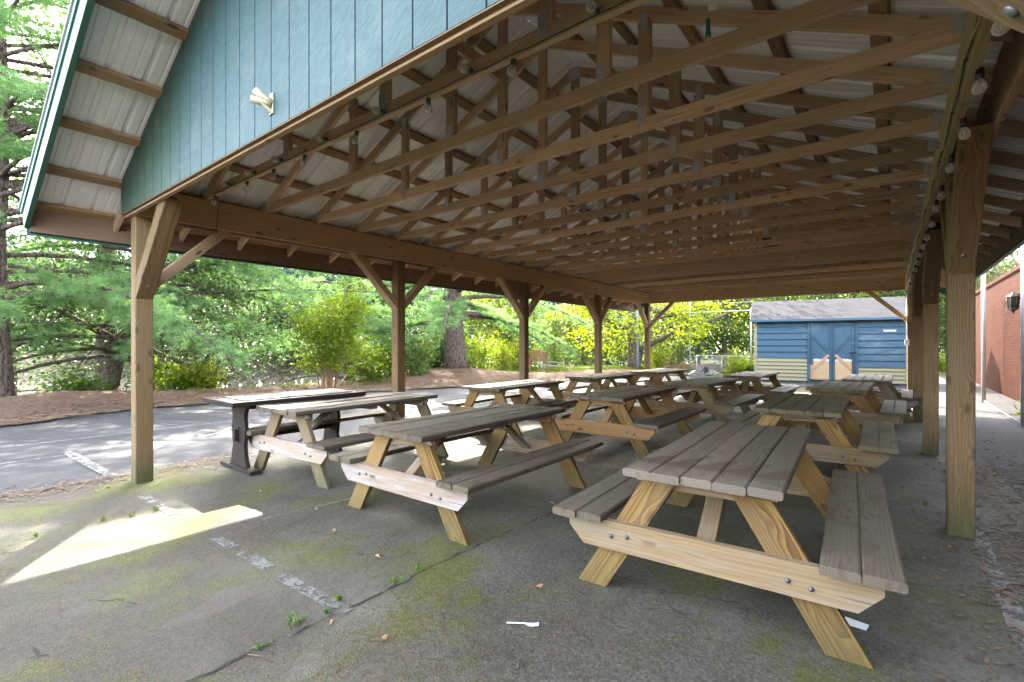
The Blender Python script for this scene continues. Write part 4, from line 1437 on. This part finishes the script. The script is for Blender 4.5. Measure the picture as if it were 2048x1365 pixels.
def broad(x, y, h, r, label, mat, crown=(2.5, 2.5, 2.5), cz=None, clumps=60, per=70, leafl=.13, name='broadleaf_tree', cat='tree', seed=3, limbs=7, cl=.45, bark_='bark2', lean=(0, 0), trunk=True, group=None, zoff=None, fork=.45, extra=None):
    global rng
    keep = rng; rng = np.random.default_rng(seed)
    zb = float(height(np.array(x), np.array(y))) - .05 if zoff is None else zoff
    root = empty(name, (x, y, zb))
    tag(root, label, cat, group)
    cz = cz if cz is not None else h - crown[2]
    cen = np.array([lean[0] * h, lean[1] * h, cz])
    tb = MB()
    top = np.array([lean[0] * h * fork * 1.3, lean[1] * h * fork * 1.3, h * fork])
    tb.tube([(0, 0, -.1), (lean[0] * .3, lean[1] * .3, .35), tuple(top * .55 + rng.normal(0, .05, 3) * [1, 1, 0]), tuple(top)], [r * 1.35, r, r * .85, r * .6], 10, True, True, jit=.06)
    # clump centres spread through an uneven crown volume
    P = []
    while len(P) < clumps:
        v = rng.normal(size=3); v /= np.linalg.norm(v)
        rad = rng.uniform(.25, 1.0) ** .55
        lump = 1 + .22 * math.sin(v[0] * 5 + seed) * math.cos(v[1] * 4 + seed * 2) + .12 * math.sin(v[2] * 7)
        P.append(cen + v * rad * lump * np.array(crown))
    P = np.array(P)
    LM = MB()
    ends = []
    for i in range(limbs):
        k = rng.integers(0, clumps)
        e = P[k]
        s = top * rng.uniform(.75, 1.0)
        m_ = (s + e) / 2 + np.array([0, 0, .18 * np.linalg.norm(e - s)]) * rng.uniform(-.3, 1)
        path = bez(s, m_, e, 7)
        LM.tube(path, [r * .42 * (1 - .85 * q / 6) + .006 for q in range(7)], 6, False, True)
        ends += list(path[2:])
    if extra:
        for ex in extra:
            LM.tube(*ex, 7, False, True); ends += [np.array(p) for p in ex[0]]
    ends = np.array(ends)
    for p in P:
        j = np.argmin(((ends - p) ** 2).sum(1))
        if np.linalg.norm(ends[j] - p) < 2.5:
            LM.tube([ends[j], (ends[j] + p) / 2 + rng.normal(0, .08, 3), p], [.022, .014, .005], 4, False, False)
    if trunk: tb.build('trunk', M[bark_], root)
    LM.build('limb', M[bark_], root)
    cc = np.repeat(P, per, 0)
    off_ = rng.normal(size=cc.shape) * cl * np.array([1, 1, .62])
    cc = cc + off_
    rn = np.clip(np.repeat(rng.random(clumps), per) * .6 + rng.random(len(cc)) * .4, 0, 1)
    sd_ = np.array([-1.09, .73, 1.0]); sd_ = sd_ / np.linalg.norm(sd_)
    kp = np.ones(len(cc), bool)
    for gx, gy in SUN_GAPS:
        v_ = cc + np.array([x - gx, y - gy, zb])
        kp &= np.linalg.norm(v_ - (v_ @ sd_)[:, None] * sd_, axis=1) > .42
    V = leaves(cc[kp], leafl, leafl * .62)
    fast_mesh('crown', V, 4, M[mat], root, rn[kp])
    rng = keep
    return root

def multistem(x, y, h, label, mat, n=14, spread=1.0, per=260, leafl=.10, seed=5, name='shrub', cat='shrub', stem='redstem', group=None, low=.35, sr=.016):
    global rng
    keep = rng; rng = np.random.default_rng(seed)
    zb = float(height(np.array(x), np.array(y))) - .05
    root = empty(name, (x, y, zb)); tag(root, label, cat, group)
    P = []
    sm = MB()
    for i in range(n):
        a = rng.uniform(0, 6.283); q = spread * rng.uniform(.35, 1.0)
        b = np.array([math.cos(a) * .18 * spread, math.sin(a) * .18 * spread, 0])
        e = np.array([math.cos(a) * q, math.sin(a) * q, h * rng.uniform(.7, 1.05)])
        m_ = (b + e) / 2 + np.array([-math.cos(a), -math.sin(a), 0]) * q * .22
        path = bez(b, m_, e, 7)
        sm.tube(path, [sr * (1 - .75 * k / 6) for k in range(7)], 5, False, True)
        for k in range(5):
            t = rng.uniform(low, 1); pp = path[min(6, int(t * 6))]
            tip = pp + rng.normal(0, .28 * spread, 3) + [0, 0, .1]
            sm.tube([pp, tip], [.006, .002], 4, False, False)
            P += [pp * .4 + tip * .6, tip]
    sm.build('stem', M[stem], root)
    P = np.array(P)
    cc = np.repeat(P, max(1, per // 10), 0)
    cc = cc + rng.normal(size=cc.shape) * .16 * spread * np.array([1, 1, .8])
    cc[:, 2] = np.maximum(cc[:, 2], .06)
    fast_mesh('foliage', leaves(cc, leafl, leafl * .6), 4, M[mat], root)
    rng = keep
    return root

def P2(x, D):
    p = at(x, 700, D); return p.x, p.y

# white pines near the road
AZ_A = [-.2, .5, 1.1, .2, 1.5, -.9, .8, 2.4, .0, 1.2, 3.9, -1.6]
pine(*PINE_A, 19, .215, 'thick trunked white pine at the far left with boughs over the road', z0=2.5, reach=6.4, seed=11, nl=96, per=24, ln=.14, wd=.0095, azs=AZ_A,
     shade=[(gx + .2 * (k % 2), gy) for k, gy in enumerate((-1.2, -.7, -.2, .3, .8, 1.3, 1.8, 2.3)) for gx in (-6.3, -5.6, -4.9)] + [(-4.3, -.6), (-4.3, -.1), (-4.65, 2.0), (-4.5, 2.5), (-4.7, 3.0), (-4.5, 3.4)])
x, y = P2(287, 13.5)
pine(x, y, 18, .22, 'white pine behind the front left corner post', z0=1.7, reach=5.4, seed=12, nl=84, per=22, ln=.15, wd=.0105, mat='needle',
     shade=[(-8.7, 3.0), (-8.0, 4.0), (-7.0, 4.8), (-8.8, 5.4), (-7.4, 6.4), (-8.4, 7.4), (-6.4, 3.6), (-7.0, 8.4)])
pine(*PINE_C, 17, .40, 'big white pine on a pine straw mound between the second and third posts', z0=1.7, reach=5.4, seed=14, nl=80, per=20, ln=.16, wd=.0105, mat='needle')
x, y = P2(700, 20)
pine(x, y, 19, .22, 'tall white pine behind the crape myrtle near the second post', z0=1.2, reach=6.0, seed=15, nl=96, per=18, ln=.18, wd=.013, mat='needle')  # made taller and fuller so its crown shades the road
x, y = P2(168, 13.4)
broad(x, y, 7.5, .30, 'leaning pale leaved tree beside the water left of the corner post', 'pale', (3.4, 3.4, 2.7), cz=3.7, clumps=120, per=70, leafl=.115, seed=21, lean=(.09, .20), fork=.4)
x, y = P2(430, 17.5)
broad(x, y, 6.5, .14, 'pale green tree at the water edge behind the trestle table', 'pale', (2.7, 2.7, 2.2), cz=3.6, clumps=80, per=65, leafl=.14, seed=22)
x, y = P2(20, 16.5)
broad(x, y, 9, .2, 'pale leafy tree behind the thick trunk at the left edge', 'pale', (3.6, 3.6, 3.6), cz=4.4, clumps=100, per=60, leafl=.15, seed=23)
broad(-19.6, 4.2, 17, .3, 'tall leafy tree added at the pond edge to shade the floor', 'green_sunlit', (4.6, 4.6, 5.2), cz=11.6, clumps=150, per=60, leafl=.17, seed=24, fork=.5, cl=.6)  # tree added in the sun's path for the shade it casts
x, y = P2(655, 13.6)
multistem(x, y, 3.1, 'many stemmed yellow green crape myrtle left of the second post', 'lime', n=20, spread=1.15, per=420, leafl=.095, seed=31, name='crape_myrtle', cat='tree', low=.4)
# maple with glowing yellow leaves, willow, and the trees behind the ball field fence
mx_, my_ = P2(1268, 24)
mzb = float(height(np.array(mx_), np.array(my_))) - .05
def rel(px, py, D):
    v = at(px, py, D); return np.array([v.x - mx_, v.y - my_, v.z - mzb])
limbR = [rel(1278, 700, 23.9), rel(1320, 680, 23.2), rel(1370, 652, 22.5), rel(1430, 640, 22), rel(1500, 604, 21.5), rel(1560, 585, 21)]
limbR2 = [rel(1275, 650, 24), rel(1330, 632, 23.4), rel(1390, 625, 23), rel(1440, 602, 22.4)]
limbL = [rel(1260, 660, 24), rel(1215, 640, 23.4), rel(1150, 650, 22.8), rel(1095, 690, 22.2)]
broad(mx_, my_, 8.5, .32, 'yellow leaved maple with a thick trunk beside the blue grey pole', 'yellow', (4.6, 4.6, 2.9), cz=3.9, clumps=230, per=64, leafl=.17, seed=41, cl=.42, fork=.42, limbs=10,
      extra=[(limbR, [.15, .12, .09, .06, .035, .015]), (limbR2, [.10, .07, .045, .02]), (limbL, [.10, .07, .045, .02])])
def willow(x, y, h, rad, label, seed):
    global rng
    keep = rng; rng = np.random.default_rng(seed)
    zb = float(height(np.array(x), np.array(y))) - .05
    root = empty('willow_tree', (x, y, zb)); tag(root, label, 'tree')
    tb = MB(); tb.tube([(0, 0, -.1), (.05, .1, h * .35), (0, 0, h * .62)], [.22, .17, .1], 9); tb.build('trunk', M['bark2'], root)
    V = []; LM = MB()
    for i in range(190):
        a = rng.uniform(0, 6.283); q = rad * rng.uniform(.1, 1) ** .6
        s = np.array([math.cos(a) * q, math.sin(a) * q, h * (.98 - .35 * (q / rad) ** 2) + rng.normal(0, .15)])
        if i % 6 == 0: LM.tube(bez(np.array([0, 0, h * .5]), s * [.5, .5, 1.05], s, 6), [.05, .04, .03, .02, .012, .006], 5, False)
        e = s + np.array([math.cos(a) * .35, math.sin(a) * .35, -(s[2] - rng.uniform(.2, 1.6))])
        path = bez(s, s + (e - s) * [.9, .9, .2], e, 30)
        V.append(leaves(np.repeat(path, 3, 0) + rng.normal(0, .07, (90, 3)), .24, .07, flat=1.5))
    LM.build('limb', M['bark2'], root)
    fast_mesh('crown', np.concatenate(V), 4, M['willow'], root)
    rng = keep
x, y = P2(1165, 32)
willow(x, y, 5.2, 2.9, 'drooping pale willow behind the maple, right of the brown kiosk', 51)
lst = [
    (1335, 29, 4.6, 'dark', (2.4, 2.4, 2.1), 2.2, 'blue green bushy tree behind the farthest left post'),
    (1395, 31, 8, 'lime_sunlit', (3.0, 3.0, 3.4), 4.2, 'lime green tree rising behind the thin fence post'),
    (1450, 28, 7, 'green_sunlit', (2.6, 2.6, 3.0), 3.3, 'mid green tree behind the low chain link panel'),
    (1500, 32, 9, 'yellow', (3.0, 3.0, 3.8), 4.6, 'yellow green tree behind the left corner of the shed'),
    (1590, 30, 9, 'green_sunlit', (3.4, 3.4, 3.6), 5.0, 'mid green tree behind the left half of the shed roof'),
    (1700, 31, 10, 'lime_sunlit', (3.4, 3.4, 3.6), 5.6, 'lime green tree behind the middle of the shed roof'),
    (1800, 29, 10, 'green_sunlit', (3.2, 3.2, 3.8), 5.4, 'mid green tree behind the right end of the shed roof'),
    (1868, 27, 8, 'green_sunlit', (2.0, 2.0, 3.4), 3.6, 'dense green tree right of the shed between the right posts'),
    (1905, 33, 9, 'lime_sunlit', (2.5, 2.5, 3.6), 4.4, 'lime tree in the gap beyond the right posts'),
    (1968, 33, 12, 'green_sunlit', (4.6, 4.6, 5.2), 6.8, 'tall green tree above the brick wall, left one'),
    (2050, 30, 12, 'green_sunlit', (4.6, 4.6, 5.2), 6.8, 'tall green tree above the brick wall, right one'),
    (1010, 26, 6, 'lime_sunlit', (2.4, 2.4, 2.6), 2.8, 'lime green tree behind the right boughs of the big pine'),
    (950, 30, 8, 'pale', (3.0, 3.0, 3.4), 4.0, 'pale green tree behind the big pine trunk'),
    (840, 24, 6, 'pale', (2.4, 2.4, 2.6), 2.8, 'pale green tree between the second post and the big pine'),
]
for i, (px, D, h, mt, cr, cz, lab) in enumerate(lst):
    x, y = P2(px, D)
    broad(x, y, h, .15, lab, mt, cr, cz=cz, clumps=110, per=52, leafl=.21, seed=60 + i, cl=.5, group='leafy trees beyond the pavilion', bark_='bark2')
# far shore
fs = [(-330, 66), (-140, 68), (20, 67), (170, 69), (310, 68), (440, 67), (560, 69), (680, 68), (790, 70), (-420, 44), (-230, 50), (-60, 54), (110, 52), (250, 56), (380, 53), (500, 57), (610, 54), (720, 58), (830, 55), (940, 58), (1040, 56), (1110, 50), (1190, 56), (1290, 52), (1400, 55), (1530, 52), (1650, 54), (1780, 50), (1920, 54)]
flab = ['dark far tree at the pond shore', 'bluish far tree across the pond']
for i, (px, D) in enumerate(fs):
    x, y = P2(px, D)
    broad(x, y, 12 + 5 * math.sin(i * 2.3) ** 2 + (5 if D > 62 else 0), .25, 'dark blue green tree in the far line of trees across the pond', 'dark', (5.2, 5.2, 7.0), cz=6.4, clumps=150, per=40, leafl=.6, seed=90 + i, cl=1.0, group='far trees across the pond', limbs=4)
# bushes on the bank
bs = [(115, 12.6, 1.0, 'lime', 'lime bush beside the foot of the thick left trunk'), (165, 12.0, .8, 'green', 'green bush under the leaning tree'),
      (345, 12.9, 1.0, 'lime', 'lime bush just right of the front left corner post'), (398, 13.4, .9, 'yellow', 'yellow green bush left of the trestle table end'),
      (735, 15.5, 1.0, 'lime', 'lime bush left of the second post behind the tables'), (770, 16.5, 1.3, 'green', 'green bush close to the left side of the second post'), (835, 17, 1.4, 'green', 'green bush left of the big pine trunk'), (870, 19, 1.2, 'pale', 'pale bush touching the left side of the big pine mound'),
      (955, 19.5, 1.5, 'lime', 'lime bush right of the big pine trunk'), (1000, 21, 1.6, 'yellow', 'yellow bush left of the third post'), (1035, 22.5, 1.4, 'lime', 'lime bush behind the third post'), 
      (1318, 25, 1.2, 'yellow', 'yellow flowering bush right of the farthest left post'), (1350, 26, 1.5, 'willow', 'feathery pale bush beside the brush pile'), (1478, 21, .8, 'yellow', 'yellow bush in front of the low chain link panel'), (1508, 20.3, .6, 'lime', 'small lime bush at the left foot of the shed'),
      (1880, 24, .7, 'lime', 'small lime bush low in the gap right of the shed')]
for i, (px, D, h, mt, lab) in enumerate(bs):
    x, y = P2(px, D)
    multistem(x, y, h, lab, mt, n=11, spread=.62 * h ** .5 + .15, per=190, leafl=.10, seed=130 + i, name='bush', cat='bush', stem='twig', low=.1, sr=.009, group='bushes along the bank and fence')
for i, y in enumerate((5.6, 7.4, 9.1, 11.0, 12.6)):
    multistem(2.15, y, .5, 'small yellow green weed clump at the foot of the brick wall', 'lime', n=7, spread=.3, per=110, leafl=.08, seed=160 + i, name='weed_clump', cat='weed', stem='twig', low=.1, sr=.005, group='weed clumps along the brick wall')

# ------------------------------------------------------------------ small structures behind
kx, ky = P2(1076, 22)
kz = float(height(np.array(kx), np.array(ky)))
ki = empty('notice_kiosk', (kx, ky, kz - .03), TH)
tag(ki, 'brown wooden notice kiosk with a curved top beside the third post', 'kiosk')
for s in (-1, 1):
    m = MB(); m.beam((s * .40, 0, -.1), (s * .40, 0, .86), .10, .10, (0, 1, 0), .006); m.build('post', M['kiosk'], ki)
m = MB(); m.prism([(-.5, -.06, .80)] + [(-.5 + 1.0 * t, -.06, .84 + .13 * math.sin(math.pi * t)) for t in np.linspace(0, 1, 9)] + [(.5, -.06, .80)], (0, 1, 0), .10); m.build('arched_top', M['kiosk'], ki)
for z in (.70, .52):
    m = MB(); m.beam((-.35, 0, z), (.35, 0, z), .04, .13, (0, 0, 1), .004); m.build('board', M['kiosk'], ki)
lx, ly = P2(1083, 40)
lz = float(height(np.array(lx), np.array(ly)))
la = empty('lamp_post', (lx, ly, lz), TH); tag(la, 'thin white lamp post with an arm beyond the brown kiosk', 'lamp post')
hh = H + 8 / F * 40 - lz
m = MB(); m.tube([(0, 0, 0), (0, 0, hh)], [.06, .045], 8); m.build('pole', M['white'], la)
m = MB(); m.tube([(0, 0, hh - .05), (-.5, 0, hh + .04)], .025, 6); m.box((-.75, -.08, hh), (-.45, .08, hh + .08)); m.build('lamp_arm', M['white'], la)
rx, ry = P2(1085, 27)
rzz = float(height(np.array(rx), np.array(ry)))
rf = empty('rail_fence', (rx, ry, rzz), TH - .25); tag(rf, 'low pale rail fence sloping down behind the brown kiosk', 'fence')
for x in (-1.2, 0, 1.2):
    m = MB(); m.beam((x, 0, -.1), (x, 0, .50 - .08 * x), .06, .06, (0, 1, 0)); m.build('post', M['galv'], rf)
for z in (.18, .38):
    m = MB(); m.beam((-1.25, 0, z + .1), (1.25, 0, z - .1), .03, .06, (0, 0, 1)); m.build('rail', M['galv'], rf)
px_, py_ = P2(1275, 23)
bp = empty('utility_pole', (px_, py_, -.05)); tag(bp, 'blue grey steel pole next to the yellow maple trunk', 'pole')
m = MB(); m.tube([(0, 0, 0), (0, 0, 6.5)], .055, 10); m.build('pole', M['bluepole'], bp)
m = MB(); m.lathe((0, 0, 6.5), (0, 0, 1), [(0, .062), (.04, .06), (.06, .01)], 10); m.build('cap', M['bluepole'], bp)
a1, a2, a3 = at(1380, 745, 22.8), at(1502, 752, 20.3), at(1560, 752, 19.9)
bf = empty('ball_field_fence', (a1.x, a1.y, 0)); tag(bf, 'tall bare pipe frame of a ball field fence left of the shed', 'fence')
def rl(v, z): return Vector((v.x - a1.x, v.y - a1.y, z))
for v, hh in ((a1, 3.5), (a2, 2.85)):
    m = MB(); m.tube([rl(v, -.1), rl(v, hh)], .035, 8); m.build('post', M['galv'], bf)
a0 = a1 + (a1 - a2) * .62
m = MB(); m.tube([rl(a0, 2.78), rl(a1, 2.80), rl(a2, 2.74), rl(a2 + (a2 - a1) * .4, 2.72)], .02, 6); m.build('rail', M['galv'], bf)
m = MB(); m.tube([rl(a0, 3.2), rl(a1, 3.2), rl(a2, 3.1)], .008, 5); m.build('wire', M['galv'], bf)
c1, c2 = at(1393, 745, 22.6), at(1498, 748, 21)
cl_ = empty('chain_link_fence', (c1.x, c1.y, 0)); tag(cl_, 'low chain link panel with a grey pipe frame behind the black heap', 'fence')
def r2(t, z): 
    v = c1.lerp(c2, t); return Vector((v.x - c1.x, v.y - c1.y, z))
for t in (0, .5, 1):
    m = MB(); m.tube([r2(t, -.05), r2(t, .80)], .028, 8); m.build('post', M['galv'], cl_)
m = MB(); m.tube([r2(0, .79), r2(1, .79)], .022, 8); m.build('top_rail', M['galv'], cl_)
sg2 = []
for k in np.arange(-.3, 1.0, .028):
    for q in (1, -1):
        t0, t1 = (k, k + .3) if q > 0 else (k + .3, k)
        def cz_(t): return min(max(t, 0), 1)
        f0, f1 = (cz_(t0) - t0) / (t1 - t0), (cz_(t1) - t0) / (t1 - t0)
        if f1 - f0 < .02: continue
        p, q2 = r2(cz_(t0), .05 + .72 * f0), r2(cz_(t1), .05 + .72 * f1)
        n = Vector((0, 0, .004))
        sg2 += [p + n, q2 + n, q2 - n, p - n]
fast_mesh('wire_mesh', np.array([tuple(v) for v in sg2]), 4, M['galv'], cl_)
def heap(name, label, cat, px, py, D, rx_, ry_, rz_, mat, seed):
    global rng
    keep = rng; rng = np.random.default_rng(seed)
    v = at(px, py, D)
    n, k = 26, 9
    V, Fc = [], []
    for j in range(k):
        t = j / (k - 1)
        for i in range(n):
            a = 6.283 * i / n
            r = (1 - t ** 1.3) * (1 + .18 * math.sin(3 * a + seed) + rng.uniform(-.12, .12))
            V.append((v.x + rx_ * r * math.cos(a), v.y + ry_ * r * math.sin(a), -.02 + rz_ * t * (1 + .35 * math.sin(2 * a + 1)) + rng.uniform(-.03, .03) * (j > 0)))
    for j in range(k - 1):
        for i in range(n):
            i2 = (i + 1) % n
            Fc.append((j * n + i, j * n + i2, (j + 1) * n + i2, (j + 1) * n + i))
    m = MB(); m.add(V, Fc)
    o = m.build(name, mat); tag(o, label, cat)
    rng = keep
    return o
heap('tarp_heap', 'crumpled black tarp heap on the ground behind the tables', 'tarp', 1412, 748, 20.5, .75, .6, .28, M['tarp'], 3)
bpv = at(1370, 744, 23.5)
bpile = empty('brush_pile', (bpv.x, bpv.y, 0)); tag(bpile, 'pile of brown cut branches left of the black tarp heap', 'brush pile')
m = MB()
for i in range(110):
    a = rng.uniform(0, 6.28); c = np.array([rng.normal(0, .6), rng.normal(0, .45), abs(rng.normal(.12, .12))]); d = np.array([math.cos(a), math.sin(a), rng.normal(0, .25)]) * rng.uniform(.25, .7)
    m.tube([c - d, c + rng.normal(0, .05, 3), c + d], [.015, .012, .005], 4, False, False)
m.build('branch', M['redstem'], bpile)

# ------------------------------------------------------------------ grass, litter and bits on the floor
def scatter_blades(n, fn, hgt, wd, mat, name, kind='stuff', lay=0.0):
    P = fn(n)
    a = rng.uniform(0, 6.283, len(P)); l = hgt * rng.uniform(.4, 1.2, len(P))
    s = np.stack([np.cos(a), np.sin(a), 0 * a], 1) * wd / 2
    t = np.stack([-np.sin(a) * l * (.35 + lay), np.cos(a) * l * (.35 + lay), l * (1 - lay)], 1)
    mid = t * .55; mid[:, 2] = t[:, 2] * .68
    V = np.stack([P - s, P + s, P + mid + s * .7, P + t, P + mid - s * .7], 1).reshape(-1, 3)
    return fast_mesh(name, V, 5, mat, kind=kind)
def grass_pts(n):
    Q = []
    while len(Q) < n:
        X = rng.uniform(-17, -1, 4000); Y = rng.uniform(3.5, 27, 4000)
        d = edge_x(Y) - X
        clump = np.sin(X * 2.3 + 1.1) * np.sin(Y * 1.9) + .6 * np.sin(X * 5 + Y * 3.3)
        ok = ((d > .9) & (d < 2.0) & (Y > 4.6) & (Y < 9.5) & (clump > -.3) & (rng.random(4000) < .55)) | ((d > 2.2) & (d < 6) & (Y > 13.8) & (clump > -.5)) | ((Y > 20.6) & (Y < 25) & (X > -10) & (clump > .1))
        ok &= ~((X - PINE_C[0]) ** 2 + (Y - PINE_C[1]) ** 2 < 4.5)
        Z = height(X, Y)
        Q += list(np.stack([X, Y, Z], 1)[ok])
    return np.array(Q[:n])
scatter_blades(30000, grass_pts, .11, .010, M['grass'], 'grass')
def flat_bits(n, fn, ln, wd, mat, name):
    P = fn(n)
    a = rng.uniform(0, 6.283, len(P)); l = ln * rng.uniform(.4, 1.2, len(P))
    d = np.stack([np.cos(a), np.sin(a), rng.normal(0, .08, len(P))], 1) * (l / 2)[:, None]
    s = np.stack([-np.sin(a), np.cos(a), rng.normal(0, .25, len(P))], 1) * wd / 2
    V = np.stack([P - d, P + s, P + d, P - s], 1).reshape(-1, 3)
    return fast_mesh(name, V, 4, mat, kind='stuff')
def fl_pts(n):
    Q = []
    while len(Q) < n:
        X = rng.uniform(-6, .8, 6000); Y = rng.uniform(.1, 7, 6000) ** 1.0
        c = np.sin(X * 1.9 + .7 * Y) * np.sin(Y * 2.1 - X) + .5 * np.sin(4.3 * X) * np.sin(3.9 * Y)
        ok = rng.random(6000) < np.clip(.12 + .45 * c, .02, 1) * np.exp(-np.maximum(0, Y - 2) * .7)
        Q += list(np.stack([X, Y, .004 + 0 * X], 1)[ok])
    return np.array(Q[:n])
flat_bits(22000, fl_pts, .034, .0034, M['litter'], 'pine_litter')
def edge_pts(n):
    X1 = rng.normal(-5.9, .16, n // 2); Y1 = rng.uniform(-1, 12, n // 2)
    X2 = .95 + np.abs(rng.normal(-.1, .32, n // 2)) * rng.choice([-1, 1], n // 2); Y2 = rng.normal(4.6, 2.2, n // 2)
    return np.stack([np.r_[X1, X2], np.r_[Y1, Y2], .010 + 0 * np.r_[X1, X2]], 1)
flat_bits(9000, edge_pts, .055, .020, M['litter'], 'leaf_litter')
def bank_pts(n):
    Y = rng.uniform(-2, 20, n); d = np.abs(rng.normal(.2, 1.0, n)) - .5
    X = edge_x(Y) - d
    return np.stack([X, Y, height(X, Y) + .045], 1)
flat_bits(16000, bank_pts, .14, .014, M['litter'], 'pine_straw')

def gpt(px, py): return at(px, py, F * H / (py - HY))
lv = [(633, 1022), (671, 1064), (755, 1116), (1063, 990), (1102, 1008), (1076, 1176), (765, 1282), (520, 985), (1000, 955), (661, 1247), (1262, 935)]
for i, (px, py) in enumerate(lv):
    v = gpt(px, py)
    o = MB()
    n = 11
    pts = []
    for k in range(n):
        a = 6.283 * k / n
        r = .030 * (1 + .35 * math.cos(2 * a)) * rng.uniform(.75, 1.15)
        pts.append((r * math.cos(a), r * .75 * math.sin(a), .010 + .012 * math.cos(a * 2 + i) * rng.uniform(.4, 1)))
    o.add([(0, 0, .004)] + pts, [(0, 1 + k, 1 + (k + 1) % n) for k in range(n)])
    o.tube([(-.03, 0, .008), (-.06, .008, .01)], .0014, 4)
    ob_ = o.build('fallen_leaf', M['dryleaf'])
    ob_.location = (v.x, v.y, .003); ob_.rotation_euler = (0, 0, rng.uniform(0, 6.28))
    sc = rng.uniform(.5, .9); ob_.scale = (sc, sc, sc)
    tag(ob_, 'small dry brown leaf curled on the stained concrete floor', 'leaf', 'dry leaves scattered on the floor')
wd_ = [(582, 1261, .07), (678, 1202, .035), (655, 1226, .03), (836, 1141, .035), (789, 1169, .03), (600, 1247, .035), (73, 1074, .03), (520, 1300, .03)]
for i, (px, py, hh) in enumerate(wd_):
    v = gpt(px, py)
    r = empty('weed', (v.x, v.y, 0), rng.uniform(0, 6)); tag(r, 'tiny bright green weed sprouting from a crack in the floor', 'weed', 'weeds in the floor cracks')
    sm = MB(); sm.tube([(0, 0, 0), (.006, .003, hh * .6), (.012, 0, hh)], [.003, .002, .001], 5, False); sm.build('stem', M['weed'], r)
    cc = np.array([[.008 * rng.normal(), .008 * rng.normal(), hh * rng.uniform(.2, 1)] for _ in range(9)])
    fast_mesh('foliage', leaves(cc, .034, .016, .4), 4, M['weed'], r)
gt = [(205, 1042), (262, 1033), (312, 1022), (1295, 900), (1852, 1012)]
for i, (px, py) in enumerate(gt):
    v = gpt(px, py)
    n = 22
    P = np.array([v.x, v.y, 0]) + rng.normal(0, .012, (n, 3)) * [1, 1, 0]
    def f_(k): return P
    o = scatter_blades(n, f_, .045, .0035, M['grass'], 'grass_tuft', None)
    tag(o, 'thin green grass tuft growing in a floor joint', 'grass tuft', 'grass tufts in the floor joints')
# plastic fork
fk1, fk2 = gpt(1013, 1249), gpt(1078, 1254)
fo = empty('plastic_fork', (fk1.x, fk1.y, 0), math.atan2(fk2.y - fk1.y, fk2.x - fk1.x)); tag(fo, 'white plastic fork dropped on the mossy floor', 'fork')
m = MB(); m.beam((0, 0, .008), (.085, 0, .012), .008, .003, (0, 0, 1), .001); m.build('handle', M['paper'], fo)
m = MB(); m.prism([(.085, -.004, .010), (.105, -.012, .006), (.122, -.012, .006), (.122, .012, .006), (.105, .012, .006), (.085, .004, .010)], (0, 0, 1), .0025)
for k in (-.0105, -.0035, .0035, .0105): m.beam((.121, k, .007), (.150, k, .012), .004, .002, (0, 0, 1), .0005)
m.build('tines', M['paper'], fo)
v = gpt(1706, 1251)
m = MB(); m.add([(-.05, -.02, .004), (.05, -.025, .004), (.06, .02, .012), (-.03, .03, .016), (0, 0, .010)], [(0, 1, 4), (1, 2, 4), (2, 3, 4), (3, 0, 4)])
o = m.build('paper_scrap', M['paper']); o.location = (v.x, v.y, .001); tag(o, 'torn white paper scrap on the floor under the nearest table end', 'paper scrap')
for px, py, a, L in ((760, 1285, .5, .09), (625, 1066, .9, .10), (1040, 1330, 2.0, .06), (520, 1320, .3, .14), (870, 1190, 2.6, .07)):
    v = gpt(px, py)
    m = MB(); m.tube([(-L / 2, 0, .005), (0, .008, .008), (L / 2, 0, .005)], [.003, .0025, .0015], 5)
    o = m.build('twig', M['twig']); o.location = (v.x, v.y, .002); o.rotation_euler = (0, 0, a); tag(o, 'thin dry twig lying on the floor', 'twig', 'twigs on the floor')

# ------------------------------------------------------------------ camera, light, render settings
cam = bpy.data.cameras.new('camera')
co = bpy.data.objects.new('camera', cam)
C.objects.link(co)
co.location = (0, 0, H)
co.rotation_euler = (R(90), 0, TH)
cam.sensor_width = 36
cam.lens = F / 2048 * 36
cam.shift_y = (HY - 682.5) / 2048
cam.clip_start = .05
cam.clip_end = 1000
S.camera = co

SUN = Vector((-1.09, .73, 1.0)).normalized()
sun = bpy.data.lights.new('sun', 'SUN')
sun.energy = 2.0
sun.angle = R(.53)
sun.color = (1, .94, .84)
so = bpy.data.objects.new('sun', sun)
C.objects.link(so)
so.rotation_euler = SUN.to_track_quat('Z', 'Y').to_euler()
so.location = (-20, 8, 25)
w = bpy.data.worlds.new('World')
S.world = w
w.use_nodes = True
nt = w.node_tree
bg = nt.nodes['Background']
sky = nt.nodes.new('ShaderNodeTexSky')
sky.sky_type = 'NISHITA'
sky.sun_disc = False
sky.sun_elevation = math.asin(SUN.z)
sky.sun_rotation = math.atan2(SUN.x, SUN.y)
sky.air_density = 1.0
sky.dust_density = 3.0
sky.ozone_density = .6
hs_ = nt.nodes.new('ShaderNodeHueSaturation')   # thin high haze whitens the sky
hs_.inputs['Saturation'].default_value = .5
nt.links.new(sky.outputs[0], hs_.inputs['Color'])
nt.links.new(hs_.outputs[0], bg.inputs[0])
bg.inputs[1].default_value = .15

S.render.engine = 'CYCLES'
cy = S.cycles
cy.max_bounces = 12
cy.diffuse_bounces = 9
cy.glossy_bounces = 3
cy.transmission_bounces = 6
cy.transparent_max_bounces = 12
cy.caustics_reflective = False
cy.caustics_refractive = False
cy.sample_clamp_indirect = 8
cy.use_denoising = True
try: cy.denoiser = 'OPENIMAGEDENOISE'
except Exception: pass
vs = S.view_settings
vs.view_transform = 'Standard'
vs.look = 'None'
vs.exposure = 4.4
vs.gamma = 1.0
